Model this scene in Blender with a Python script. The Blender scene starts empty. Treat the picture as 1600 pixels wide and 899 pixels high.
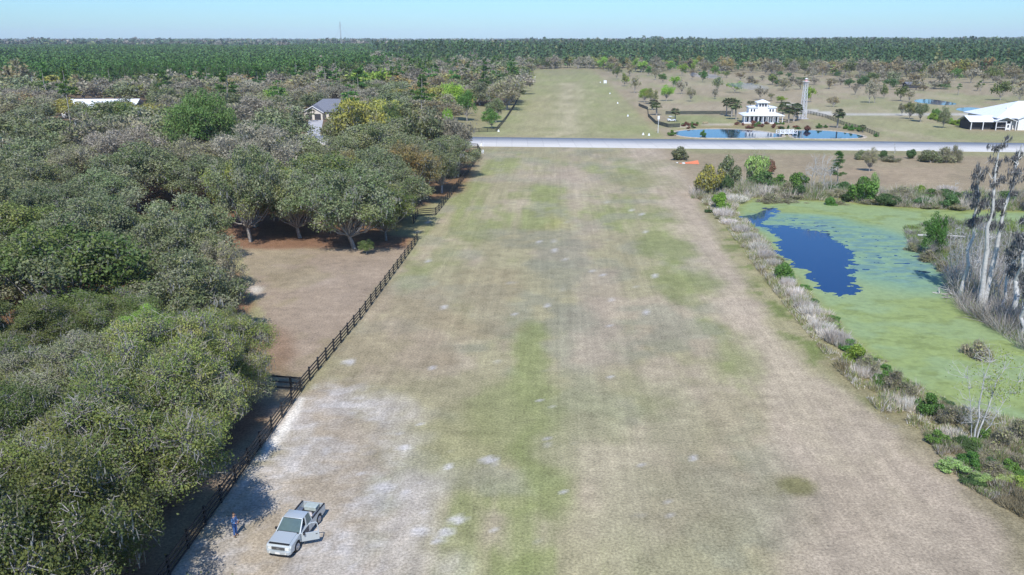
import bpy, bmesh, math, random
import numpy as np
from mathutils import Vector, Matrix

# ------------------------------------------------------------------ camera, sky, sun, exposure
scn = bpy.context.scene
COL = scn.collection
H = 32.0
FPX = 1295.0
PITCH = math.atan((449.5 - 62.0) / FPX)
cam_d = bpy.data.cameras.new('camera')
cam_d.sensor_width = 36.0
cam_d.lens = 36.0 * FPX / 1600.0
cam_d.clip_start = 0.5
cam_d.clip_end = 60000
cam = bpy.data.objects.new('camera', cam_d)
cam.location = (0, 0, H)
cam.rotation_euler = (math.pi / 2 - PITCH, 0, 0)
COL.objects.link(cam)
scn.camera = cam

SUN_EL = math.radians(51)
SUN_AZ = math.radians(-175)          # where the sun stands, clockwise from +Y: behind the camera
world = bpy.data.worlds.new('World')
scn.world = world
world.use_nodes = True
wn = world.node_tree
bgn = wn.nodes['Background']
sky = wn.nodes.new('ShaderNodeTexSky')
sky.sky_type = 'NISHITA'
sky.sun_disc = False
sky.sun_elevation = SUN_EL
sky.sun_rotation = SUN_AZ
sky.air_density = 1.15
sky.dust_density = 0.35
sky.ozone_density = 2.0
tint = wn.nodes.new('ShaderNodeMix')
tint.data_type = 'RGBA'
tint.blend_type = 'MULTIPLY'
tint.inputs[0].default_value = 1
tint.inputs[7].default_value = (.46, .78, 1.22, 1)
wn.links.new(sky.outputs[0], tint.inputs[6])
wn.links.new(tint.outputs[2], bgn.inputs[0])
bgn.inputs[1].default_value = 0.105
sun_d = bpy.data.lights.new('sun', 'SUN')
sun_d.energy = 3.6
sun_d.angle = math.radians(0.5)
sun_d.color = (1.0, 0.965, 0.91)
sun = bpy.data.objects.new('sun', sun_d)
sdir = Vector((math.sin(SUN_AZ) * math.cos(SUN_EL), math.cos(SUN_AZ) * math.cos(SUN_EL), math.sin(SUN_EL)))
sun.rotation_euler = sdir.to_track_quat('Z', 'Y').to_euler()
sun.location = (0, -40, 90)
COL.objects.link(sun)
vs = scn.view_settings
vs.view_transform = 'Standard'
vs.look = 'None'
vs.exposure = 0.42
vs.gamma = 1.0
vs.use_curve_mapping = False
scn.cycles.max_bounces = 5
scn.cycles.diffuse_bounces = 2
scn.cycles.glossy_bounces = 2
scn.cycles.transmission_bounces = 3
scn.cycles.transparent_max_bounces = 4
scn.cycles.volume_bounces = 0
scn.cycles.use_adaptive_sampling = True

# ------------------------------------------------------------------ surveying: photo pixel -> place on the ground
CP, SP = math.cos(PITCH), math.sin(PITCH)


def smooth(a, b, x):
    t = np.clip((x - a) / (b - a), 0, 1)
    return t * t * (3 - 2 * t)


def G(px, py, z=0.0):
    x = (px - 800.0) / FPX
    y = -(py - 449.5) / FPX
    dy = CP + y * SP
    dz = -SP + y * CP
    t = (H - z) / -dz
    return (x * t, dy * t)


def top_height(Y, py):
    """height of something standing at depth Y whose top shows at row py"""
    y = -(py - 449.5) / FPX
    return H + Y * (-SP + y * CP) / (CP + y * SP)


def px_per_m(Y, z=0.0):
    return FPX / (Y * CP + (H - z) * SP)


def gpoly(pts):
    return np.array([G(*p) for p in pts])


# ------------------------------------------------------------------ noise in numpy
def vnoise(x, y, seed=0):
    xi = np.floor(x).astype(np.int64)
    yi = np.floor(y).astype(np.int64)
    fx = x - xi
    fy = y - yi
    fx = fx * fx * (3 - 2 * fx)
    fy = fy * fy * (3 - 2 * fy)

    def h(a, b):
        n = (a * 374761393 + b * 668265263 + seed * 1442695041) & 0xFFFFFFFF
        n = ((n ^ (n >> 13)) * 1274126177) & 0xFFFFFFFF
        n = n ^ (n >> 16)
        return (n & 0xFFFF) / 65535.0
    return (h(xi, yi) * (1 - fx) + h(xi + 1, yi) * fx) * (1 - fy) + (h(xi, yi + 1) * (1 - fx) + h(xi + 1, yi + 1) * fx) * fy


def fbm(x, y, seed=0, o=4):
    s = 0.0
    a = 0.5
    t = 0.0
    for i in range(o):
        s = s + a * vnoise(x * 2 ** i, y * 2 ** i, seed + i)
        t += a
        a *= 0.55
    return s / t


def poly_dist(X, Y, P):
    """signed distance to a closed polygon, positive inside"""
    d = np.full(X.shape, 1e9)
    ins = np.zeros(X.shape, bool)
    n = len(P)
    for i in range(n):
        ax, ay = P[i]
        bx, by = P[(i + 1) % n]
        ex, ey = bx - ax, by - ay
        L = ex * ex + ey * ey + 1e-9
        t = np.clip(((X - ax) * ex + (Y - ay) * ey) / L, 0, 1)
        dd = np.hypot(X - ax - t * ex, Y - ay - t * ey)
        d = np.minimum(d, dd)
        c = ((ay > Y) != (by > Y))
        xx = ax + (Y - ay) * ex / (ey if abs(ey) > 1e-9 else 1e-9)
        ins ^= c & (X < xx)
    return np.where(ins, d, -d)


def inside(x, y, P):
    return poly_dist(np.array([x]), np.array([y]), P)[0]


# ------------------------------------------------------------------ object helpers
def props(o, label=None, cat=None, group=None, kind=None):
    if label: o['label'] = label
    if cat: o['category'] = cat
    if group: o['group'] = group
    if kind: o['kind'] = kind
    return o


def mesh_np(name, V, F, mat, col=None, smooth_shade=False):
    """V (n,3), F (m,k) with k 3 or 4; one mesh datablock"""
    me = bpy.data.meshes.new(name)
    V = np.asarray(V, np.float32)
    F = np.asarray(F, np.int32)
    k = F.shape[1]
    me.vertices.add(len(V))
    me.vertices.foreach_set('co', V.ravel())
    me.loops.add(F.size)
    me.loops.foreach_set('vertex_index', F.ravel())
    me.polygons.add(len(F))
    me.polygons.foreach_set('loop_start', np.arange(0, F.size, k, dtype=np.int32))
    if smooth_shade:
        me.polygons.foreach_set('use_smooth', np.ones(len(F), bool))
    if col is not None:
        a = me.color_attributes.new('col', 'FLOAT_COLOR', 'POINT')
        c = np.ones((len(V), 4), np.float32)
        c[:, :3] = col
        a.data.foreach_set('color', c.ravel())
    if mat: me.materials.append(mat)
    me.update(calc_edges=True)
    return me


def link(name, data, parent=None, loc=(0, 0, 0), rot=(0, 0, 0), scale=(1, 1, 1)):
    o = bpy.data.objects.new(name, data)
    o.location = loc
    o.rotation_euler = rot
    o.scale = scale
    COL.objects.link(o)
    if parent: o.parent = parent
    return o


class MB:
    """collects boxes, prisms and tubes into one mesh"""

    def __init__(self):
        self.bm = bmesh.new()

    def box(self, x0, x1, y0, y1, z0, z1, bev=0.0):
        r = bmesh.ops.create_cube(self.bm, size=1.0)
        bmesh.ops.scale(self.bm, vec=(x1 - x0, y1 - y0, z1 - z0), verts=r['verts'])
        bmesh.ops.translate(self.bm, vec=((x0 + x1) / 2, (y0 + y1) / 2, (z0 + z1) / 2), verts=r['verts'])
        if bev:
            es = list({e for v in r['verts'] for e in v.link_edges})
            bmesh.ops.bevel(self.bm, geom=es, offset=bev, segments=2, affect='EDGES', profile=0.5)
        return self

    def poly(self, pts, ext, bev=0.0):
        vs = [self.bm.verts.new(p) for p in pts]
        f = self.bm.faces.new(vs)
        if ext:
            r = bmesh.ops.extrude_face_region(self.bm, geom=[f])
            nv = [v for v in r['geom'] if isinstance(v, bmesh.types.BMVert)]
            bmesh.ops.translate(self.bm, vec=ext, verts=nv)
            if bev:
                es = list({e for v in vs + nv for e in v.link_edges})
                bmesh.ops.bevel(self.bm, geom=es, offset=bev, segments=2, affect='EDGES', profile=0.5)
        return self

    def tube(self, pts, radii, n=6):
        pts = [Vector(p) for p in pts]
        if not hasattr(radii, '__len__'): radii = [radii] * len(pts)
        rings = []
        for i, p in enumerate(pts):
            d = (pts[min(i + 1, len(pts) - 1)] - pts[max(i - 1, 0)]).normalized()
            u = d.orthogonal().normalized()
            v = d.cross(u)
            rings.append([self.bm.verts.new(p + (u * math.cos(2 * math.pi * k / n) + v * math.sin(2 * math.pi * k / n)) * radii[i]) for k in range(n)])
        for a, b in zip(rings, rings[1:]):
            for k in range(n):
                self.bm.faces.new((a[k], a[(k + 1) % n], b[(k + 1) % n], b[k]))
        self.bm.faces.new(rings[0][::-1])
        self.bm.faces.new(rings[-1])
        return self

    def data(self, name, mat, smooth_shade=False):
        bmesh.ops.recalc_face_normals(self.bm, faces=self.bm.faces)
        me = bpy.data.meshes.new(name)
        self.bm.to_mesh(me)
        self.bm.free()
        me.materials.append(mat)
        if smooth_shade:
            for p in me.polygons: p.use_smooth = True
        return me

    def build(self, name, mat, parent=None, sm=False, **k):
        return link(name, self.data(name, mat, sm), parent, **k)


# ------------------------------------------------------------------ materials
def nodes_of(m):
    m.use_nodes = True
    return m.node_tree


def plain(name, rgb, rough=0.7, metal=0.0, var=0.12, scale=3.0, spec=0.4, bump=0.0):
    m = bpy.data.materials.new(name)
    nt = nodes_of(m)
    b = nt.nodes['Principled BSDF']
    b.inputs['Roughness'].default_value = rough
    b.inputs['Metallic'].default_value = metal
    b.inputs['Specular IOR Level'].default_value = spec
    tc = nt.nodes.new('ShaderNodeTexCoord')
    n = nt.nodes.new('ShaderNodeTexNoise')
    n.inputs['Scale'].default_value = scale
    n.inputs['Detail'].default_value = 5
    nt.links.new(tc.outputs['Object'], n.inputs['Vector'])
    r = nt.nodes.new('ShaderNodeMapRange')
    r.inputs[1].default_value = 0.3
    r.inputs[2].default_value = 0.7
    r.inputs[3].default_value = 1 - var
    r.inputs[4].default_value = 1 + var
    nt.links.new(n.outputs[0], r.inputs[0])
    mx = nt.nodes.new('ShaderNodeMix')
    mx.data_type = 'RGBA'
    mx.blend_type = 'MULTIPLY'
    mx.inputs[0].default_value = 1
    mx.inputs[6].default_value = (*rgb, 1)
    nt.links.new(r.outputs[0], mx.inputs[7])
    nt.links.new(mx.outputs[2], b.inputs['Base Color'])
    if bump:
        bp = nt.nodes.new('ShaderNodeBump')
        bp.inputs['Strength'].default_value = bump
        nt.links.new(n.outputs[0], bp.inputs['Height'])
        nt.links.new(bp.outputs[0], b.inputs['Normal'])
    return m


def leaf_mat(name, trans=0.25, var=0.22):
    m = bpy.data.materials.new(name)
    nt = nodes_of(m)
    b = nt.nodes['Principled BSDF']
    out = nt.nodes['Material Output']
    b.inputs['Roughness'].default_value = 0.55
    b.inputs['Specular IOR Level'].default_value = 0.25
    at = nt.nodes.new('ShaderNodeAttribute')
    at.attribute_name = 'col'
    oi = nt.nodes.new('ShaderNodeObjectInfo')
    hs = nt.nodes.new('ShaderNodeHueSaturation')
    r1 = nt.nodes.new('ShaderNodeMapRange')
    r1.inputs[3].default_value = 1 - var
    r1.inputs[4].default_value = 1 + var
    nt.links.new(oi.outputs['Random'], r1.inputs[0])
    nt.links.new(r1.outputs[0], hs.inputs['Value'])
    mm = nt.nodes.new('ShaderNodeMath')
    mm.operation = 'MULTIPLY'
    mm.inputs[1].default_value = 7.31
    nt.links.new(oi.outputs['Random'], mm.inputs[0])
    fr = nt.nodes.new('ShaderNodeMath')
    fr.operation = 'FRACT'
    nt.links.new(mm.outputs[0], fr.inputs[0])
    r2 = nt.nodes.new('ShaderNodeMapRange')
    r2.inputs[3].default_value = 0.482
    r2.inputs[4].default_value = 0.512
    nt.links.new(fr.outputs[0], r2.inputs[0])
    nt.links.new(r2.outputs[0], hs.inputs['Hue'])
    nt.links.new(at.outputs['Color'], hs.inputs['Color'])
    nt.links.new(hs.outputs[0], b.inputs['Base Color'])
    if trans:
        tr = nt.nodes.new('ShaderNodeBsdfTranslucent')
        nt.links.new(hs.outputs[0], tr.inputs[0])
        mx = nt.nodes.new('ShaderNodeMixShader')
        mx.inputs[0].default_value = trans
        nt.links.new(b.outputs[0], mx.inputs[1])
        nt.links.new(tr.outputs[0], mx.inputs[2])
        nt.links.new(mx.outputs[0], out.inputs[0])
    return m


LEAF = leaf_mat('leaf')
FAR_LEAF = leaf_mat('far_leaf', 0.0, 0.1)
BARK_GREY = plain('grey_bark', (0.34, 0.315, 0.285), 0.9, var=0.3, scale=5)
BARK_DARK = plain('dark_bark', (0.12, 0.095, 0.08), 0.9, var=0.3, scale=5)
BARK_PALE = plain('pale_bark', (0.50, 0.49, 0.46), 0.9, var=0.2, scale=3)
BLACK_WOOD = plain('black_painted_wood', (0.022, 0.022, 0.025), 0.55, var=0.3, scale=8)
WHITE_WALL = plain('white_wall', (0.78, 0.77, 0.74), 0.7, var=0.05)
WHITE_METAL = plain('white_metal_roof', (0.80, 0.82, 0.84), 0.45, var=0.05, scale=1)
GREY_SHINGLE = plain('grey_shingles', (0.16, 0.17, 0.20), 0.85, var=0.2, scale=4)
CREAM = plain('cream_stucco', (0.68, 0.62, 0.52), 0.8, var=0.06)
DARK_GLASS = plain('dark_glass', (0.03, 0.04, 0.06), 0.08, var=0.1, spec=0.6)
DARK_TRIM = plain('dark_opening', (0.05, 0.05, 0.055), 0.8)

# ------------------------------------------------------------------ outlines on the ground
ROAD_S = [(300, 224), (480, 226.5), (735, 229), (1000, 231.5), (1250, 234), (1600, 238.5)]
ROAD_N = [(300, 210), (480, 211.5), (735, 214.5), (1000, 217.5), (1250, 220), (1600, 224)]
POND = gpoly([(1137, 322), (1170, 306), (1240, 308), (1320, 312), (1420, 320), (1500, 324), (1640, 326), (1800, 340),
              (1900, 420), (1900, 700), (1740, 720), (1600, 668), (1500, 640), (1440, 618), (1395, 590), (1350, 556), (1310, 520), (1275, 478),
              (1240, 440), (1205, 400), (1170, 355)])
OPEN_A = gpoly([(1190, 350), (1238, 351), (1282, 358), (1320, 378), (1338, 430), (1334, 455), (1316, 462), (1280, 446), (1262, 424), (1212, 394), (1216, 372)])
OPEN_B = gpoly([(1152, 334), (1172, 336), (1188, 326), (1207, 321), (1216, 326), (1200, 338), (1186, 348), (1170, 345)])
POOL_W = gpoly([(1051, 210), (1058, 205), (1090, 202.5), (1130, 202), (1165, 203), (1200, 207), (1222, 211), (1222, 215.5), (1150, 216.5), (1080, 216)])
POOL_E = gpoly([(1236, 209), (1240, 204.5), (1275, 203.5), (1310, 206), (1340, 210.5), (1352, 214), (1340, 217), (1260, 217.5), (1238, 216)])
LAKE_A = gpoly([(1426, 159), (1432, 155.5), (1452, 155), (1478, 158.5), (1500, 163), (1480, 165), (1450, 163)])
LAKE_B = gpoly([(1490, 172), (1500, 168.5), (1520, 168), (1545, 171), (1548, 175), (1520, 176.5)])
AXIS = math.atan((868 - 800) / FPX / (CP + (449.5 - 62) / FPX * SP))


def ground_height(X, Y):
    d = poly_dist(X, Y, POND)
    z = -1.1 * smooth(-0.8, 2.2, d)
    far = smooth(1150, 2600, Y)
    rise = 3.0 + 9.0 * smooth(-100, 900, X * 1400 / np.maximum(Y, 300)) + 24.0 * (fbm(X / 420, Y / 900, 5, 3) - 0.5)
    return z + far * rise


def gz(x, y):
    return float(ground_height(np.array([float(x)]), np.array([float(y)]))[0])


# ------------------------------------------------------------------ ground
def build_ground():
    ys = [-60.0]
    while ys[-1] < 42000:
        y = ys[-1]
        ys.append(y + min(max(0.45, 7.5e-5 * (y * y + 900)), max(12, 0.06 * y)))
    ys = np.array(ys)
    ts = np.linspace(-1.25, 1.25, 640)
    Yg, T = np.meshgrid(ys, ts, indexing='ij')
    X = T * (Yg + 75)
    Z = ground_height(X, Yg)
    nr, nc = X.shape
    x, y = X.ravel(), Yg.ravel()
    dist = np.hypot(x, y) + 20
    # across / along the mown strip
    w = x * math.cos(AXIS) - y * math.sin(AXIS)
    v = x * math.sin(AXIS) + y * math.cos(AXIS)
    n1 = fbm(x / 14, y / 22, 1)
    n2 = fbm(x / 3.5, y / 5, 2)
    n3 = fbm(w / 2.2, v / 45, 3)
    n4 = fbm(x / 60, y / 60, 4)
    TAN = np.array((.36, .32, .225))
    GRN = np.array((.235, .275, .12))
    PINK = np.array((.415, .355, .30))
    SAND = np.array((.54, .54, .59))
    LOT = np.array((.345, .285, .235))
    LITTER = np.array((.22, .125, .085))
    GREYG = np.array((.27, .275, .22))
    WOODS = np.array((.17, .13, .095))
    BANK = np.array((.24, .255, .12))
    PARK = np.array((.32, .28, .21))
    c = TAN[None, :] * np.ones((len(x), 1))

    def mix(col, a):
        nonlocal c
        a = np.clip(a, 0, 1)[:, None]
        c = c * (1 - a) + np.array(col)[None, :] * a
    # general country: dull tan and green
    mix(GRN, 0.35 * smooth(.45, .65, n4) + 0.25 * smooth(.4, .7, n1))

    def area(pts, col, a, feather, nz=0.0):
        P = gpoly(pts)
        d = poly_dist(x, y, P) + nz * (n2 - 0.5 + (n1 - .5)) * 2
        mix(col, a * smooth(-feather, feather, d))

    def spot(px, py, rx, ry, col, a, rag=1.25):
        cx, cy = G(px, py)
        sx = rx / px_per_m(cy)
        sy = abs(G(px, py - ry)[1] - G(px, py + ry)[1]) / 2
        ddx, ddy = x - cx, y - cy
        q = math.atan2(cx, cy)
        if py > 240 and 560 < px < 1100: q = AXIS
        u = ddx * math.cos(q) - ddy * math.sin(q)
        t = ddx * math.sin(q) + ddy * math.cos(q)
        r = np.hypot(u / sx, t / sy) + rag * ((n2 - .5) + (n1 - .5) * 1.0)
        mix(col, a * (1 - smooth(.45, 1.15, r)))
    # the mown strip south of the road
    STRIP = [(745, 232), (1030, 232), (1100, 300), (1190, 420), (1330, 580), (1480, 700), (1700, 830), (1900, 1400), (-200, 1400), (265, 899), (470, 612), (648, 385), (700, 300)]
    area(STRIP, (.335, .315, .215), 1, 1.0, 1.0)
    P = gpoly(STRIP)
    ins = smooth(-1, 1, poly_dist(x, y, P))
    mix(GRN, ins * (.75 * smooth(.46, .60, n1) * smooth(.35, .6, n3)))
    mix(PINK, ins * (.6 * smooth(.52, .64, fbm(x / 9, y / 14, 11))))
    mix(GREYG, ins * (.6 * smooth(.52, .64, fbm(x / 7, y / 7, 17))))
    # haul track along its east side
    area([(975, 232), (1040, 232), (1105, 300), (1190, 420), (1330, 580), (1480, 700), (1700, 830), (1700, 1300), (1250, 1300), (1215, 899), (1200, 700), (1150, 520), (1110, 430), (1030, 300)], PINK, .85, 3.0, 2.0)
    for s in [(1035, 370, 45, 60, GRN, .75), (1075, 440, 60, 40, GRN, .6), (735, 352, 45, 34, GRN, .5), (700, 390, 40, 30, GRN, .4), (830, 560, 34, 70, GRN, .8), (810, 640, 60, 60, GRN, .55),
              (850, 745, 60, 90, GRN, .8), (820, 850, 45, 110, GRN, .7), (870, 345, 30, 16, (.36, .35, .12), .35), (850, 300, 40, 20, GRN, .5), (905, 300, 40, 60, PINK, .6),
              (850, 270, 90, 20, PINK, .5), (935, 455, 40, 50, PINK, .6), (920, 530, 50, 60, PINK, .6), (950, 710, 90, 60, (.40, .37, .28), .7), (940, 840, 70, 90, (.40, .37, .27), .5),
              (880, 410, 50, 40, GREYG, .6), (900, 500, 40, 30, GREYG, .6), (1040, 640, 60, 60, (.30, .31, .2), .4), (690, 700, 90, 60, (.31, .32, .17), .5), (1020, 830, 120, 100, (.32, .32, .22), .4),
              (640, 500, 90, 70, (.35, .29, .22), .5), (600, 640, 90, 60, (.34, .32, .22), .4), (760, 470, 60, 60, (.34, .29, .2), .5), (1100, 300, 60, 40, PINK, .6), (1000, 270, 60, 30, GRN, .35),
              (900, 620, 120, 60, (.29, .31, .17), .35), (1170, 560, 50, 60, GRN, .35), (1150, 650, 60, 60, (.33, .31, .2), .4), (1100, 770, 80, 70, (.34, .31, .22), .4)]:
        spot(*s)
    # pale sand along the fence, where the truck stands
    area([(480, 602), (560, 600), (640, 660), (640, 760), (600, 899), (560, 1100), (180, 1100), (265, 899), (400, 700)], (.43, .405, .41), .85, 4.0, 5.0)
    sp = fbm(x / .9, y / .9, 31, 3)
    reg = smooth(-3, 4, poly_dist(x, y, gpoly([(480, 602), (560, 600), (600, 660), (620, 760), (600, 899), (560, 1100), (180, 1100), (265, 899), (400, 700)])))
    mix(SAND, reg * .6 * smooth(.50, .62, sp))
    mix((.36, .30, .22), reg * .55 * smooth(.50, .62, fbm(x / 5, y / 5, 37)))
    area([(466, 622), (474, 622), (440, 690), (415, 720), (398, 722)], (.70, .70, .72), .95, .25, .2)
    area([(262, 899), (271, 899), (420, 712), (413, 712)], SAND, .5, .4, .3)
    for s in [(600, 762, 20, 9), (636, 770, 9, 6), (655, 830, 24, 12), (695, 832, 16, 10), (715, 812, 16, 8), (764, 719, 14, 6), (632, 700, 12, 6), (545, 566, 8, 5), (685, 845, 10, 8), (660, 800, 6, 5), (1010, 488, 8, 4), (1395, 665, 8, 4), (700, 730, 10, 5)]:
        spot(*s, SAND, .85, .9)
    rs = random.Random(3)
    for i in range(70):
        py = 300 + 560 * rs.random() ** .8
        px = 640 + 420 * rs.random() + (py - 300) * (rs.random() - .55) * .4
        spot(px, py, 2.0 + 3.5 * rs.random(), 1.4 + 1.5 * rs.random(), SAND, .75, .5)
    spot(1246, 759, 25, 15, (.20, .20, .09), .8, .7)
    # brown lot inside the fence
    LOTP = [(360, 330), (642, 384), (470, 612), (265, 899), (150, 1300), (-100, 1300), (250, 800), (400, 640), (420, 520), (380, 400)]
    area(LOTP, LOT, 1, .4, .5)
    area(LOTP, (.39, .33, .29), .55 * smooth(.45, .6, n1), .8, .3)
    area(LOTP, (.27, .24, .15), .5 * smooth(.5, .62, fbm(x / 8, y / 8, 41)), .8, .3)
    spot(382, 455, 31, 10, (.62, .60, .58), 1, .35)
    spot(420, 545, 46, 40, (.24, .15, .10), .6, .5)  # tree's cast shadow on the lot, painted into the ground colour
    # leaf litter under the trees
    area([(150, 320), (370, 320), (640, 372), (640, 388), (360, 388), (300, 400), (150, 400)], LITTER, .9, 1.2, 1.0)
    area([(640, 330), (720, 300), (750, 245), (740, 232), (600, 250), (200, 240), (-400, 230), (-400, 350), (200, 345), (600, 372)], LITTER * .95, .85, 2.0, 1.0)
    area([(-900, 380), (150, 380), (330, 400), (390, 440), (385, 540), (420, 600), (400, 660), (330, 740), (240, 850), (150, 1300), (-2500, 1300), (-2500, 500)], LITTER, .9, 1.2, 1.5)
    # woods north of the road
    WOODP = [(-2000, 208), (470, 208), (600, 208), (720, 205), (785, 180), (825, 120), (850, 108), (850, 98), (-2000, 98)]
    area(WOODP, WOODS, 1, 2, 0)
    area([(500, 214), (735, 214), (790, 185), (800, 165), (745, 165), (690, 180), (540, 195)], (.29, .28, .17), .9, 2.0)
    area([(640, 176), (700, 176), (690, 166), (650, 166)], (.33, .2, .15), .7, 1.5)
    # strip north of the road
    NS = [(738, 212), (1040, 216), (1015, 192), (985, 160), (926, 110), (828, 110), (804, 165)]
    area(NS, (.315, .315, .19), 1, 1.5)
    insn = smooth(-1, 1, poly_dist(x, y, gpoly(NS)))
    mix(GRN, insn * .5 * smooth(.42, .6, n1))
    area([(868, 213), (905, 213), (903, 130), (876, 130)], (.46, .405, .32), .6, 8, 8)
    area([(800, 214), (860, 214), (866, 150), (838, 150)], (.36, .33, .22), .5, 4, 6)
    area([(935, 112), (1010, 190), (1045, 216), (1060, 216), (1050, 190), (990, 140), (950, 112)], (.34, .27, .20), .6, 3, 2)
    # park grounds to the right
    area([(928, 108), (1700, 112), (2400, 140), (2400, 222), (1350, 220), (1045, 216), (1015, 190)], PARK, .9, 2)
    area([(1045, 180), (1130, 180), (1160, 196), (1160, 203), (1050, 204)], (.26, .29, .14), .8, 1.5)
    area([(1240, 190), (1330, 197), (1360, 216), (1700, 222), (1700, 205), (1500, 205), (1460, 196), (1300, 184)], (.27, .29, .15), .6, 2.5, 2)
    area([(1060, 203), (1220, 208), (1230, 197), (1160, 192), (1060, 199)], (.30, .20, .13), .6, 1.5)
    area([(1300, 184), (1400, 184), (1480, 200), (1420, 210), (1330, 200)], (.40, .33, .25), .6, 5, 4)
    pk = smooth(-2, 2, poly_dist(x, y, gpoly([(928, 108), (1700, 112), (2400, 140), (2400, 222), (1350, 220), (1045, 216), (1015, 190)])))
    mix((.27, .30, .16), pk * .6 * smooth(.48, .6, fbm(x / 30, y / 60, 91)))
    mix((.38, .33, .26), pk * .5 * smooth(.52, .62, fbm(x / 22, y / 50, 95)))
    # drive through the park
    area([(1222, 163), (1232, 160), (1262, 170), (1300, 176), (1528, 177), (1528, 180.5), (1290, 180.5), (1255, 176)], (.50, .50, .50), .95, .5)
    area([(1060, 196.5), (1160, 192), (1160, 194), (1060, 199)], (.5, .45, .4), .8, .3)
    # between road and pond
    area([(1030, 232), (1700, 240), (1700, 330), (1420, 318), (1160, 300), (1100, 300)], (.30, .25, .19), .75, 2.5, 2.0)
    area([(1040, 231), (1700, 238), (1700, 246), (1090, 240)], (.26, .27, .15), .7, 2, 1)
    area([(1300, 262), (1480, 262), (1480, 285), (1330, 290)], (.35, .285, .22), .6, 3, 2)
    # the banks
    d = poly_dist(x, y, POND)
    bank = smooth(-7.5, -4.5, d + 3 * (n1 - .5) + 2 * (n2 - .5)) * smooth(3, 0, d)
    mix(BANK, bank * .8)
    mix((.30, .27, .19), bank * .6 * smooth(.45, .6, n2))
    mix((.12, .17, .05), bank * .7 * smooth(.55, .62, fbm(x / 2.5, y / 2.5, 51)))
    area([(1590, 899), (1480, 740), (1400, 660), (1330, 600), (1300, 560), (1340, 555), (1400, 600), (1500, 645), (1700, 700), (1800, 1000)], (.21, .195, .12), .75, 1.5, 2.0)
    mix((.06, .08, .03), smooth(1, 4, d))
    mix((.20, .19, .12), smooth(700, 1000, dist) * .4)
    # grain held by the ground itself
    n6 = fbm(x / 1.1, y / 1.1, 97, 3)
    g = 1 + .18 * (n2 - .5) * 2 + .12 * (n1 - .5) * 2 + .07 * (n6 - .5) * 2
    c = c * g[:, None] * np.array([.99, .93, .79])
    st = ins * .9 + insn * .6
    F = np.arange(nr * nc).reshape(nr, nc)
    Q = np.stack([F[:-1, :-1], F[:-1, 1:], F[1:, 1:], F[1:, :-1]], -1).reshape(-1, 4)
    me = mesh_np('ground', np.stack([x, y, Z.ravel()], -1), Q, None, c, True)
    a = me.attributes.new('streak', 'FLOAT', 'POINT')
    a.data.foreach_set('value', st.astype(np.float32))
    m = bpy.data.materials.new('ground_cover')
    nt = nodes_of(m)
    L = nt.links
    b = nt.nodes['Principled BSDF']
    b.inputs['Roughness'].default_value = 0.95
    b.inputs['Specular IOR Level'].default_value = 0.1
    at = nt.nodes.new('ShaderNodeAttribute')
    at.attribute_name = 'col'
    sa = nt.nodes.new('ShaderNodeAttribute')
    sa.attribute_name = 'streak'
    geo = nt.nodes.new('ShaderNodeNewGeometry')

    def noise(scale, detail, vec, rough=.6):
        n = nt.nodes.new('ShaderNodeTexNoise')
        n.inputs['Scale'].default_value = scale
        n.inputs['Detail'].default_value = detail
        n.inputs['Roughness'].default_value = rough
        L.new(vec, n.inputs['Vector'])
        return n.outputs[0]

    def rng(src, a0, a1, b0, b1):
        r = nt.nodes.new('ShaderNodeMapRange')
        for i, q in enumerate((a0, a1, b0, b1)): r.inputs[i + 1].default_value = q
        L.new(src, r.inputs[0])
        return r.outputs[0]

    def math_(op, p, q):
        n = nt.nodes.new('ShaderNodeMath')
        n.operation = op
        for i, s in enumerate((p, q)):
            if isinstance(s, (int, float)): n.inputs[i].default_value = s
            else: L.new(s, n.inputs[i])
        return n.outputs[0]
    mp = nt.nodes.new('ShaderNodeMapping')
    mp.vector_type = 'POINT'
    mp.inputs['Rotation'].default_value = (0, 0, AXIS)
    L.new(geo.outputs['Position'], mp.inputs[0])
    mp2 = nt.nodes.new('ShaderNodeMapping')
    mp2.inputs['Scale'].default_value = (1.0, 0.035, 1)
    L.new(mp.outputs[0], mp2.inputs[0])
    fine = rng(noise(5.0, 6, geo.outputs['Position'], .75), .32, .68, .52, 1.48)
    med = rng(noise(.6, 8, geo.outputs['Position'], .8), .3, .7, .72, 1.26)
    stre = rng(noise(1.1, 3, mp2.outputs[0]), .3, .7, -.10, .10)
    stre = math_('ADD', math_('MULTIPLY', stre, sa.outputs['Fac']), 1.0)
    wv = nt.nodes.new('ShaderNodeTexWave')
    wv.bands_direction = 'X'
    wv.inputs['Scale'].default_value = 0.42
    wv.inputs['Distortion'].default_value = 1.2
    wv.inputs['Detail'].default_value = 2
    L.new(mp2.outputs[0], wv.inputs[0])
    wvr = math_('ADD', math_('MULTIPLY', rng(wv.outputs['Fac'], 0, 1, -.018, .018), sa.outputs['Fac']), 1.0)
    tot = math_('MULTIPLY', math_('MULTIPLY', fine, med), math_('MULTIPLY', stre, wvr))
    mx = nt.nodes.new('ShaderNodeMix')
    mx.data_type = 'RGBA'
    mx.blend_type = 'MULTIPLY'
    mx.inputs[0].default_value = 1
    L.new(at.outputs['Color'], mx.inputs[6])
    L.new(tot, mx.inputs[7])
    # tiny pale flecks of straw and sand, and green blades
    fl = rng(noise(9.0, 3, geo.outputs['Position'], .8), .63, .72, 0, .55)
    mx2 = nt.nodes.new('ShaderNodeMix')
    mx2.data_type = 'RGBA'
    L.new(fl, mx2.inputs[0])
    L.new(mx.outputs[2], mx2.inputs[6])
    mx2.inputs[7].default_value = (.5, .47, .4, 1)
    L.new(mx2.outputs[2], b.inputs['Base Color'])
    bp = nt.nodes.new('ShaderNodeBump')
    bp.inputs['Strength'].default_value = .35
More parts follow.
